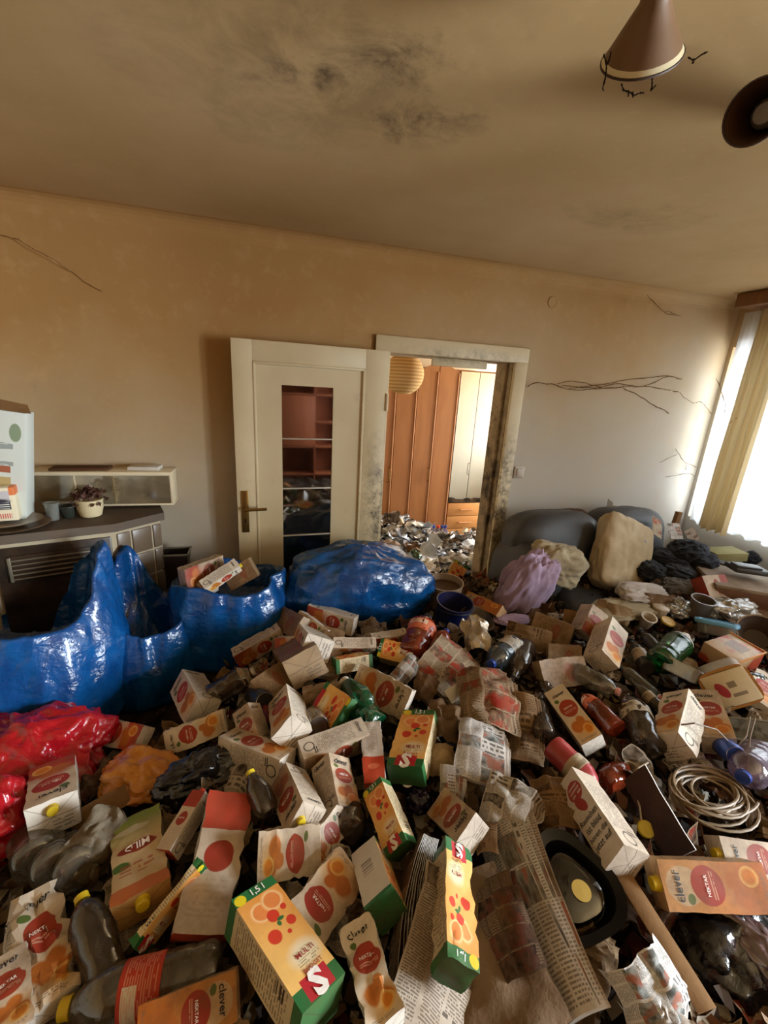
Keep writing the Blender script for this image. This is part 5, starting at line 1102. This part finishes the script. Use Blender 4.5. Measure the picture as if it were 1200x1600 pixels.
# cans, cups, buckets
canm = M_plain('aluminium can', '#b4b0a8', .25, .5, .2, Metallic=.9)
CANP = [(.8, 0), (.86, .01), (1, .07), (1, .9), (.86, .985), (.84, 1.0), (.80, 1.0), (.78, .97), (0, .96)]
def can(spec, label, m_, r=.27, L=None):
    mw, L = place(*spec, L=L); o = tag(MB().lathe([(a*r*L, c*L) for a, c in CANP], 24, cap=(True, False)).build('drink_can', m_, None, mw=mw), label, 'can')
    MB().lathe([(r*L*.80, L*.985), (r*L*.86, L), (r*L*.89, L*.99)], 24, cap=(False, False)).build('can_rim', canm, o); return o
can((488, 1120, .04, 502, 1142, .09), 'open shiny tin can between the white lying carton and the standing one', canm, .40, .10)
can((396, 1085, .04, 416, 1098, .08), 'black drink can with a silver end under the small barcode carton', M_plain('black can lacquer', '#1b1b1e', .3, .5), .29, .13)
can((1122, 1160, .05, 1146, 1178, .09), 'blue and silver drink can below the yellow fruit carton', M_plain('blue can lacquer', '#2a4a9a', .3, .5, .2, Metallic=.3), .28, .12)
bluem = M_plain('dark blue bucket plastic', '#0b1b4c', .3, .5, .15); whitem = M_plain('white bucket plastic', '#c4b8a4', .45, .5, .4)
upright(703, 975, -.02, 'dark blue round plastic bucket in front of the doorway', vessel(.085, .098, .15), bluem, 'bucket', 'bucket', 32, (.12, .05), parts=(('handle', lambda b: b.tube([(.103*math.cos(a), .103*math.sin(a), .115-.02*math.sin(a)) for a in [PI*k/14+PI for k in range(15)]], .003, 6), capdark),))
upright(692, 945, -.02, 'white bucket with dried brown residue behind the blue bucket', vessel(.092, .108, .16), whitem, 'bucket', 'bucket', 32, (.05, -.03), parts=(('residue', lambda b: b.lathe([(0, .12), (.098, .122)], 28, cap=(False, False)), M_plain('dried brown residue', '#4e3520', .7)),))
upright(742, 976, -.01, 'grey metal cooking pan half sunk right of the blue bucket', vessel(.07, .092, .05), M_plain('dull pan metal', '#7b766c', .35, .5, .3, Metallic=.7), 'pan', 'pan', 28, (.25, .1))
cupw = M_plain('cream plastic cup', '#cfc8b8', .4, .5, .35); cupg = M_plain('grey brown mug glaze', '#5f5850', .4, .5, .3)
upright(1006, 978, -.0, 'white plastic cup standing among the bottles, mouth open to the viewer', vessel(.026, .036, .075), cupw, 'cup', 'cup', 24, (.35, -.1))
upright(1028, 962, -.0, 'small white tub with its lid on behind the white cup', [(.03, 0), (.036, .005), (.038, .05), (.043, .05), (.043, .06), (.036, .064), (.01, .066)], cupw, 'tub', 'tub', 24, (.1, .0))
upright(1000, 962, -.0, 'low cream dish at the left of the white tub', vessel(.03, .045, .025), cupw, 'dish', 'dish', 24, (.15, .0))
upright(1090, 962, .02, 'large grey mug standing before the white carton with the pink flower', vessel(.050, .058, .11, .005), cupg, 'mug', 'mug', 28, (.12, -.05), parts=(('handle', lambda b: b.tube([(.0, -.054, .09), (.0, -.085, .085), (.0, -.09, .05), (.0, -.055, .025)], .007, 8), cupg),))
upright(1043, 972, .03, 'round yellow lid lying beside the green bottle', [(0.034, 0), (.036, .004), (.034, .012), (.030, .010), (.01, .010)], M_plain('yellow lid', '#c9a640', .45, .5, .4), 'lid', 'lid', 24, (.3, 0))
upright(1180, 1000, .03, 'dark bowl with a pale rim tilted at the right edge', vessel(.055, .098, .085), M_plain('dark bowl', '#3a312a', .4, .5, .3), 'bowl', 'bowl', 30, (.5, -.5), parts=(('rim', lambda b: b.lathe([(.098, .079), (.104, .082), (.102, .090), (.095, .088)], 30, cap=(False, False)), ceram),))
def tub(spec, w, d, label, m_, rim_m, name, taper=.12, wall=.004, lidm=None, L=None, cat='tub', closed=False, rr=.25):
    """rounded rectangular tub, its opening at the B end"""
    mw, L = place(*spec, L=L); n = 40
    def ring(s, z, grow=0):
        out = []
        for j in range(n):
            a = 2*PI*j/n; ca, sa = math.cos(a), math.sin(a); e = 1/((abs(ca)**5+abs(sa)**5)**.2); out.append(Vector((ca*e*(w*s+grow), sa*e*(d*s+grow), z)))
        return out
    rings = [ring(.9*(1-taper), 0), ring(1-taper, .004), ring(1, L), ring(1, L, -wall), ring(1-taper, .010, -wall), ring(.3, .010)]
    V = [p for r_ in rings for p in r_]; F = []
    for i in range(len(rings)-1):
        for j in range(n): F.append((i*n+j, i*n+(j+1) % n, (i+1)*n+(j+1) % n, (i+1)*n+j))
    F.append(tuple(range(n))[::-1]); F.append(tuple((len(rings)-1)*n+j for j in range(n)))
    o = tag(obj(name, mesh(name, V, F, [m_], sharp=.7), None, mw), label, cat)
    b = MB(); R_ = [ring(1, L-.006), ring(1, L-.006, .006), ring(1, L+.002, .006), ring(1, L+.002, -wall)]
    V = [p for r_ in R_ for p in r_]; F = []
    for i in range(4):
        for j in range(n): F.append((i*n+j, i*n+(j+1) % n, ((i+1) % 4)*n+(j+1) % n, ((i+1) % 4)*n+j))
    b.raw(V, F); b.build('rim', rim_m, o)
    if lidm:
        R_ = [ring(1, L+.001, .010), ring(1, L+.012, .008), ring(.86, L+.012), ring(.82, L+.007), ring(.2, L+.007)]; V = [p for r_ in R_ for p in r_]; F = []
        for i in range(4):
            for j in range(n): F.append((i*n+j, i*n+(j+1) % n, (i+1)*n+(j+1) % n, (i+1)*n+j))
        F.append(tuple(4*n+j for j in range(n))); MB().raw(V, F).build('lid', lidm, o)
    return o
tub((1060, 1056, .06, 1072, 1030, .13, 0), .075, .05, 'empty clear rectangular food tub below the green bottle', TUB, TUB, 'food_tub', L=.06)
tub((1118, 992, .04, 1120, 972, .10, 0), .085, .06, 'translucent food tub with a sky blue lid behind the green bottle', TUB, M_plain('sky blue rim', '#5f9cc4', .35), 'food_tub', L=.06, lidm=M_plain('sky blue lid plastic', '#5fa3cf', .35, .5, .1))
q = Mat('tub end print', .45, .4); u, v = q.xyz('Object')[0], q.xyz('Object')[1]
c = q.mix('#d6c8a6', '#a8303a', q.ell(q.add(u, q.mul(v, .25)), v, .03, .0, .019, .032, .06)); c = q.mix(c, '#6a5a4a', q.mul(q.textlines(q.mul(u, 10), q.mul(v, 10), 2.2, -.45, .05, -.35, .35, 3), .8)); q.col(q.grime(c, .2)); TUBP = q.m
wt = tub((1130, 1058, .07, 1146, 1082, .13, 0), .085, .072, 'cream rounded box with an orange rim and a red oval lid', cupw, M_plain('orange brown rim', '#b3803c', .5, .4, .2), 'storage_box', L=.15, taper=.03, cat='box')
MB().bbox(-.080, -.066, .148, .080, .066, .156, .003).build('printed_lid', TUBP, wt)
q = Mat('food box print', .45, .4); u, v = q.xyz('Object')[0], q.xyz('Object')[1]
c = q.mix('#b89c78', '#b0452e', q.mr(q.noise(8, 'Object', 3), .5, .6)); c = q.mix(c, '#d6c9a8', q.mr(q.noise(6, 'Object', 3, seed=True), .55, .62)); c = q.mix(c, '#2a2420', q.mul(q.rect(u, v, -.02, .06, -.04, .04), q.gt(q.a('FRACT', q.mul(u, 70)), .45))); q.col(q.grime(c, .3))
ob = box_at(surf(1136, 1035, .03), (.22, .15, .09), (.1, .0, .15), q.m, 'flat food box with a colourful top behind the cream rounded box', 'box', 'food_box')
MB().bbox(-.113, -.078, .086, .113, -.072, .096, .002).bbox(.107, -.078, .086, .113, .078, .096, .002).build('box_edge', M_plain('orange edge', '#c08038', .5), ob)
soft(surf(1142, 952, .05), .15, .075, .06, 'clear plastic bag with crumpled pale contents by the table board', 'bag', 'plastic_bag', FILM, (0, 0, -.2), fold=.25, fr=1.7, cr=.6)
soft(surf(1062, 950, .03), .085, .06, .05, 'crumpled yellowish plastic bag left of the large grey mug', 'bag', 'plastic_bag', FILM, (0, 0, .2), fold=.25, fr=1.7, cr=.6)
soft(surf(322, 1206, .03), .13, .07, .06, 'crumpled black plastic bag below the long white carton', 'bag', 'plastic_bag', BLACKP, (0, 0, .4), fold=.3, fr=1.7, cr=.6)
soft(surf(1128, 1475, -.03), .13, .12, .09, 'shiny black bin bag at the lower right', 'bag', 'plastic_bag', BLACKP, (0, 0, .4), fold=.2, fr=1.5, cr=.4)
soft(surf(1195, 1500, .02), .05, .12, .05, 'pinkish clear plastic wrapping cut off by the right edge', 'wrapping', 'plastic_wrapping', FILMP, (0, .2, .3), fold=.2, fr=1.7, cr=.5)
soft(surf(655, 1250, .0), .035, .04, .03, 'small dark violet crumpled wrapper under the yellow carton', 'wrapping', 'plastic_wrapping', M_plasticbag('violet wrapper', '#1a1428', '#2a2040'), fold=.3, ridged=.3, n=40, k=24)
q = M_plasticbag('orange juice pouch', '#c98a30', '#b5682a'); soft(surf(222, 1210, .03), .13, .09, .05, 'torn orange and yellow juice pouch at the left below the dirty carton', 'pouch', 'juice_pouch', q, (0, 0, -.5), fold=.3, fr=1.6, cr=.5)
tub((1180, 1160, .04, 1175, 1135, .10, 0), .08, .06, 'clear hard plastic tray standing on edge at the right edge', TUB, TUB, 'food_tray', L=.05, cat='tray')
# black tray with a clear dome and a yellow sticker
bt = tag(empty('black_tray'), 'black rounded triangular plastic tray with a clear dome and a yellow sticker', 'tray'); A_ = surf(897, 1388, .085); placed.append(A_); bt.matrix_world = Matrix.Translation(A_) @ Matrix.Rotation(-.5, 4, 'Z') @ Matrix.Rotation(.18, 4, 'X')
def tri(r_, z, n=36): return [Vector((r_*math.cos(2*PI*j/n)*(1+.10*math.cos(3*2*PI*j/n)), 1.12*r_*math.sin(2*PI*j/n)*(1+.10*math.cos(3*2*PI*j/n)), z)) for j in range(n)]
def rings(rs_, n=36, close=True):
    V = [p for r_ in rs_ for p in r_]; F = [(i*n+j, i*n+(j+1) % n, (i+1)*n+(j+1) % n, (i+1)*n+j) for i in range(len(rs_)-1) for j in range(n)]
    if close: F.append(tuple((len(rs_)-1)*n+j for j in range(n)))
    return V, F
MB().raw(*rings([tri(.07, -.03), tri(.085, .0), tri(.102, .012), tri(.102, .018), tri(.082, .010), tri(.066, -.022), tri(.02, -.024)])).build('tray_body', M_plain('gloss black plastic', '#0a0b0c', .22, .35), bt)
MB().raw(*rings([tri(.064, -.012), tri(.060, .004), tri(.045, .012), tri(.015, .014)])).build('dome', M_clear('clear dome', .10, '#9a9e9e', .04), bt)
MB().lathe([(.022, .0150), (.022, .0165), (.0, .017)], 20, cap=(True, False), M=Matrix.Translation((.012, -.008, 0))).build('sticker', M_plain('mustard sticker', '#a88a3a', .6), bt)
# cable coil
cb = MB(); rs = random.Random(5); cc = surf(1102, 1245, .03); pts = []
for k in range(9*24):
    t = k/24; lp = int(t); r1 = random.Random(lp); ra = .125+.035*r1.uniform(-1, 1); ox, oy = r1.uniform(-.03, .03), r1.uniform(-.025, .025); a = 2*PI*t
    pts.append(cc+Vector((ox+ra*1.25*math.cos(a), oy+ra*.85*math.sin(a), .012*math.sin(a*1.3+lp)+.004*lp+.02*n1(t, 2.2))))
sm = [sum((pts[min(max(i+d_, 0), len(pts)-1)] for d_ in range(-5, 6)), Vector())/11 for i in range(len(pts))]
tag(cb.tube(sm, .0042, 6).build('cable', M_plain('beige cable', '#8d7b62', .5, .4, .3)), 'coil of beige cable lying in loops at the right', 'cable')
lp = [surf(1003, 1290, .03), surf(1000, 1262, .06), surf(990, 1225, .07), surf(998, 1200, .08), surf(1015, 1190, .06)]
tag(MB().tube([a.lerp(b, i/6) for a, b in zip(lp, lp[1:]) for i in range(6)], .003, 6).build('cable', M_plain('pale cable', '#a3937c', .5)), 'thin pale cable end rising left of the cable coil', 'cable')
lp = [surf(1168, 1195, .08), surf(1172, 1150, .14), surf(1180, 1122, .16), surf(1172, 1118, .14), surf(1166, 1150, .10), surf(1150, 1170, .09), surf(1120, 1140, .14), surf(1085, 1130, .17), surf(1060, 1133, .15)]
tag(MB().tube([a.lerp(b, i/6) for a, b in zip(lp, lp[1:]) for i in range(6)], .0025, 6).build('cable', M_plain('thin brown cable', '#6a543c', .5)), 'thin brown wire looping over the bright white carton', 'cable')
def small_cap(px, py, dz, label, m_, r_=.02): 
    A = surf(px, py, dz); o = tag(MB().lathe([(r_, 0), (r_, .010), (r_*.9, .013), (0, .0135)], 20, cap=(True, False)).build('bottle_cap', m_), label, 'cap'); o.location = A; o.rotation_euler = (.5, -.3, 0)
small_cap(1008, 1296, .03, 'loose yellow bottle cap beside the white slogan carton', capyellow, .022)
small_cap(1060, 1210, .04, 'loose dull cap inside the cable coil', capdark)
# ------------------------------------------------------------------ newspapers, bags of paper, board
P = paper
P((676, 1072, .05, 722, 1012, .08), .75, 'stained newspaper with red strawberries, right of the amber bottles', NEWS['colour'], .12, .2, pages=3, fan=(.03, .02, .1), name='magazine', cat='magazine')
P((760, 1140, .05, 752, 1050, .10), .75, 'open magazine with reddish photographs in the centre right', NEWS['colour'], .22, .35, .3, pages=3, fan=(.03, .05, .1), name='magazine', cat='magazine')
P((745, 1225, .05, 752, 1132, .09), .72, 'newspaper folded upright with a white margin and a red picture', NEWS['white'], .10, .3, .15, roll=10, pages=4, fan=(.02, .03, .1))
P((808, 1190, .03, 806, 1085, .12), .55, 'newspaper drooping over the edge right of the folded one', NEWS['brown'], .16, -.7, .3, roll=-10, pages=3, fan=(.02, .03, .1))
P((775, 1310, .05, 802, 1220, .11), .8, 'thick crumpled newspaper bundle standing right of the folded white end carton', NEWS['grey'], .24, .3, .25, roll=-10, pages=6, fan=(.03, .03, .1))
P((700, 1265, .0, 700, 1195, .08), .4, 'torn white newspaper strip fanned beside the folded newspaper', NEWS['white'], .12, .5, .2, pages=4, fan=(.05, .12, .2))
P((765, 1285, .05, 762, 1335, .09), .45, 'narrow brown newspaper strip with a headline beside the dented long carton', NEWS['brown'], .12, .3, .2, roll=20, pages=2)
P((900, 1600, .05, 796, 1350, .05), .27, 'long white newspaper strip running down to the bottom edge', NEWS['white'], .06, .1, .25, roll=-25, pages=5, fan=(.01, .04, .1), L=.42)
P((880, 1300, .05, 862, 1220, .07), .95, 'dark photo page lying above the black tray', NEWS['brown'], .16, .2, .3, pages=2, fan=(.05, .05, .1))
P((855, 1420, .01, 838, 1330, .03), .95, 'dark magazine under the black tray', NEWS['dark'], .10, .1, .2, pages=3, fan=(.02, .05, .1), name='magazine', cat='magazine')
P((815, 1530, .09, 765, 1375, .10), .62, 'dark magazine page right of the dented long carton', NEWS['dark'], .10, .2, .2, roll=-15, pages=2, fan=(.02, .05, .1), name='magazine', cat='magazine')
P((655, 1318, .07, 612, 1575, .01), .34, 'stack of magazines fanned on edge left of the dented long carton', [NEWS['grey'], NEWS['dark'], NEWS['white']], .05, .12, .1, roll=80, pages=12, fan=(.012, .0, .05), L=.30, edge=WHITEP, name='magazine_stack', cat='magazines')
P((668, 1640, .03, 690, 1528, .05), .8, 'grey magazine stack at the bottom edge below the dented long carton', [NEWS['grey'], NEWS['brown']], .06, .1, .2, roll=35, pages=5, fan=(.01, .05, .1), L=.26, name='magazine', cat='magazine')
P((800, 1660, .02, 750, 1530, .03), .95, 'large sheet of brown kraft paper at the bottom right of the middle', KRAFT, .10, .1, .2, L=.28, name='kraft_paper', cat='paper', th=.002)
P((760, 1590, .03, 800, 1490, .03), .5, 'second brown kraft sheet folded over a magazine', KRAFT, .08, .2, .3, roll=-20, name='kraft_paper', cat='paper', th=.002)
P((905, 1530, .02, 925, 1445, .04), .9, 'crumpled stained newspaper below the black tray', NEWS['brown'], .25, .2, .3, pages=2, fan=(.05, .06, .1))
P((965, 1570, .05, 1050, 1510, .08), .7, 'white printed paper with a sharp crease at the bottom right', NEWS['white'], .25, .5, .3, roll=20, pages=2, fan=(.05, .1, .2), name='paper_sheet', cat='paper')
P((1080, 1620, .05, 1005, 1560, .06), .5, 'crumpled pale printed paper at the bottom edge right', NEWS['white'], .30, .4, .3)
P((1105, 1580, .06, 965, 1362, .07), .09, 'long strip of cardboard lying diagonally at the lower right', CARDB, .05, .05, .1, roll=30, L=.46, name='cardboard_strip', cat='cardboard', th=.005)
P((1066, 1340, .05, 1010, 1240, .09), .42, 'dark book board with a light edge beside the cable coil', M_paper('dark board', '#2c2426', '#4a3634', .3), .03, .05, .1, roll=-30, L=.22, name='book_cover', cat='book', th=.006, edge=WHITEP)
P((748, 1020, .04, 738, 970, .10), .7, 'silvery crumpled pouch standing before the pan', FOIL_S, .35, .4, .5, name='foil_pouch', cat='pouch')
P((610, 1075, .03, 650, 1030, .09), .45, 'torn printed wrapper with a dark picture below the amber bottle', NEWS['white'], .2, .5, .5, name='wrapper', cat='wrapper')
P((655, 1095, .03, 668, 1055, .10), .8, 'brown paper bag torn open in the middle of the heap', KRAFT, .28, .4, .4, name='paper_bag', cat='bag', pages=2, fan=(.06, .1, .1))
P((690, 1160, .03, 700, 1100, .06), .8, 'brown crumpled paper between the yellow carton and the magazine', KRAFT, .3, .3, .3, name='kraft_paper', cat='paper')
P((690, 1215, .02, 688, 1165, .05), .9, 'folded brown paper right of the yellow multifruit carton', BEIGEP, .2, .4, .3, name='paper_sheet', cat='paper')
P((700, 1090, .07, 730, 1070, .08), .5, 'small white card beneath the reddish magazine', WHITEP, .05, name='card', cat='card')
P((108, 1370, .05, 180, 1268, .10), .65, 'greasy scorched piece of foil and cardboard above the bottle bottoms', FOIL, .45, .3, .4, name='foil_wrapper', cat='wrapper', pages=2, fan=(.04, .1, .1), nx=18, nz=22)
P((110, 1290, .02, 200, 1240, .04), .4, 'dark stained cardboard under the red topped carton', CARDB, .1, .1, name='cardboard', cat='cardboard')
P((30, 1500, .02, 70, 1420, .04), .8, 'dark plastic wrap in the bottom left hollow', BLACKP, .3, .2, name='plastic_wrap', cat='wrapping')
P((640, 900, .02, 606, 842, .34), .9, 'white printed sheet standing behind the slumped blue sack', WHITEP, .04, .1, .1, roll=-10, L=.19, name='paper_sheet', cat='paper')
P((790, 985, .06, 860, 1005, .06), .5, 'folded stained newspaper under the wide buff carton', NEWS['brown'], .12, .2, pages=3, fan=(.03, .04, .1))
P((880, 965, .07, 940, 975, .07), .5, 'buff cardboard behind the wide buff carton', CARDB, .1, name='cardboard', cat='cardboard')
P((1155, 985, .02, 1200, 950, .05), .9, 'brown kraft sheet at the right edge under the table', KRAFT, .1, name='kraft_paper', cat='paper')
P((985, 965, .05, 930, 948, .06), .55, 'buff crumpled paper before the pillow', BEIGEP, .25, .3, name='paper_sheet', cat='paper')
P((1055, 945, .04, 1000, 938, .06), .5, 'torn brown paper left of the yellowish plastic bag', KRAFT, .25, .3, name='kraft_paper', cat='paper')
# the printed lettering of the standing sheet
# next room: paper litter one can tell apart
NR = random.Random(21); kinds = [(WHITEP, 'plain white'), (NEWS['white'], 'printed white'), (NEWS['grey'], 'grey'), (M_paper('bluish white paper', '#c4cad4', '#aeb6c2', .1), 'bluish white'), (FOIL, 'dirty grey'), (KRAFT, 'brown')]
for k in range(46):
    x, y = NR.uniform(.78, 1.95), NR.uniform(2.84, 4.0)
    if y < 3.0 and x > 1.5: continue
    m_, nm = NR.choices(kinds, (5, 4, 3, 4, 2, 2))[0]; s = NR.uniform(.10, .20)
    me = sheet_mesh(s, s*NR.uniform(.9, 1.5), .0015, NR.random()*50, NR.uniform(.15, .4), NR.uniform(-.4, .4), NR.uniform(-.4, .4), 9, 9, (m_,), 'paper_sheet')
    o = obj('paper_sheet', me); z = H(x, y)
    o.matrix_basis = Matrix.Translation((x, y, z+.01)) @ Matrix.Rotation(NR.uniform(0, 6.28), 4, 'Z') @ Matrix.Rotation(PI/2+NR.gauss(0, .45), 4, 'X')
    wh = 'just inside the doorway' if y < 3.2 else ('at the foot of the wardrobe doors' if x < 1.7 else 'before the wardrobe drawers') if y > 3.65 else ('in the middle of the next room' if x < 1.5 else 'on the right side of the next room')
    tag(o, 'crumpled %s paper in the litter %s' % (nm, wh), 'paper', 'paper litter in the next room')
for k, (px, cap, l) in enumerate(((676, capblue, 'leftmost blue capped bottle'), (683, capred, 'red capped bottle'), (689, capblue, 'middle blue capped bottle'), (694, capblue, 'rightmost blue capped bottle'))):
    A_ = at_y(px, 842, 3.95); fm, L_ = frame(A_, A_+Vector((0, 0, .15))); prof = [(0, .002), (.03, 0), (.032, .01), (.032, .09), (.012, .12), (.012, .13)]
    o = tag(MB().lathe(prof, 16, cap=(False, False)).build('plastic_bottle', PETP), '%s at the foot of the wardrobe' % l, 'bottle', ); o.location = A_; MB().lathe([(.015, .128), (.015, .15), (.012, .153), (0, .153)], 14, cap=(True, False)).build('screw_cap', cap, o)
def carton_at(A, B_, *a, **k): return T3(A, B_, *a, **k)
T3(at_y(700, 915, 2.86), at_y(720, 880, 2.9), 10, 'small carton with a red emblem lying in the doorway', 'multi', w=.6, d=.4, crush=.3)
T3(at_y(655, 905, 2.80), at_y(675, 885, 2.9), 60, 'white printed carton side lying in the doorway', 'orange', w=.4, d=.4, crush=.2)
soft(at_y(748, 875, 2.95), .10, .06, .07, 'crumpled white plastic bag at the right side of the doorway', 'bag', 'plastic_bag', WHITEP, fold=.25, fr=1.7, cr=.5)
B_g = bottle((646, 865, .03, 660, 880, .03), 'green plastic scrap bottle in the next room litter', GREENP, .3, None, None, (.3, .6), 'jug', .6, .14)
tag(MB().lathe(vessel(.05, .075, .06), 26).build('basket', M_plain('tan basket', '#8c7350', .8, .2, .3)), 'shallow tan dish on the door sill below the right jamb', 'dish').location = at_y(752, 912, 2.55)
# ------------------------------------------------------------------ the rest of the heap: many crumpled papers and squashed cartons, told apart only as kinds
FR = random.Random(99)
def free(x, y, d): return all((x-p.x)**2+(y-p.y)**2 > d*d for p in placed)
fill_protos = []
for k in range(7):
    mk = [NEWS['brown'], NEWS['grey'], KRAFT, BEIGEP, NEWS['colour'], NEWS['dark'], FOIL][k]
    fill_protos.append((sheet_mesh(.13, .17, .0015, k*7.3, .42, .3*(-1)**k, .3, 10, 12, (mk,), 'crumpled_paper'), ['brown stained newsprint', 'grey newsprint', 'brown kraft paper', 'buff paper', 'coloured magazine page', 'dark magazine page', 'greasy wrapper'][k]))
LM = [(surf(a, b, 0), t) for a, b, t in ((440, 1500, 'the bright yellow carton'), (70, 1170, 'the red bag'), (703, 960, 'the blue bucket'), (1065, 990, 'the green bottle'), (1102, 1245, 'the cable coil'), (897, 1388, 'the black tray'), (950, 1300, 'the slogan carton'), (945, 1010, 'the upright orange carton'), (220, 1350, 'the apple drink carton'), (150, 1470, 'the brown bottle'), (565, 980, 'the slumped sack'), (400, 1180, 'the long lying carton'), (750, 1180, 'the folded newspaper'), (700, 1040, 'the strawberry magazine'), (1100, 1380, 'the apricot carton'), (1128, 1475, 'the black bin bag'), (970, 920, 'the pillow'), (1165, 930, 'the table'), (650, 1000, 'the amber bottles'), (770, 1580, 'the kraft sheet'), (890, 1200, 'the red detergent bottle'), (742, 970, 'the pan'), (200, 1530, 'the red labelled bottle'), (705, 1430, 'the long multifruit carton'), (610, 1270, 'the slanting yellow carton'), (650, 1165, 'the yellow carton by the newspaper'), (900, 1125, 'the clean white carton'), (1060, 1135, 'the bright white carton'), (1000, 1110, 'the dusty bottles'), (800, 1030, 'the water bottle'), (330, 1340, 'the red topped cartons'), (450, 1340, 'the dented orange carton'), (345, 1070, 'the clear jug'), (490, 1020, 'the back carton pile'), (560, 1090, 'the crumpled green bottle'), (800, 1260, 'the newspaper bundle'))]
cnt = 0
for tries in range(4000):
    x, y = FR.uniform(-.75, 2.9), FR.uniform(.05, 2.35)
    if (x < -.2 and y > 1.45) or (x > 1.5 and y > 1.75): continue
    if not free(x, y, .075): continue
    k = FR.randrange(7); me, nm = fill_protos[k]; o = obj('crumpled_paper', me); s = FR.uniform(.6, 1.15)
    o.matrix_basis = Matrix.Translation((x, y, H(x, y)+.01)) @ Matrix.Rotation(FR.uniform(0, 6.28), 4, 'Z') @ Matrix.Rotation(PI/2+FR.gauss(0, .4), 4, 'X') @ Matrix.Scale(s, 4) @ Matrix.Translation((0, 0, -.085))
    tag(o, 'crumpled %s lying beside %s' % (nm, min(LM, key=lambda l: (l[0].x-x)**2+(l[0].y-y)**2)[1]), 'paper', 'crumpled papers in the heap'); placed.append(Vector((x, y, 0))); cnt += 1
    if cnt >= 190: break
print('fill', cnt)
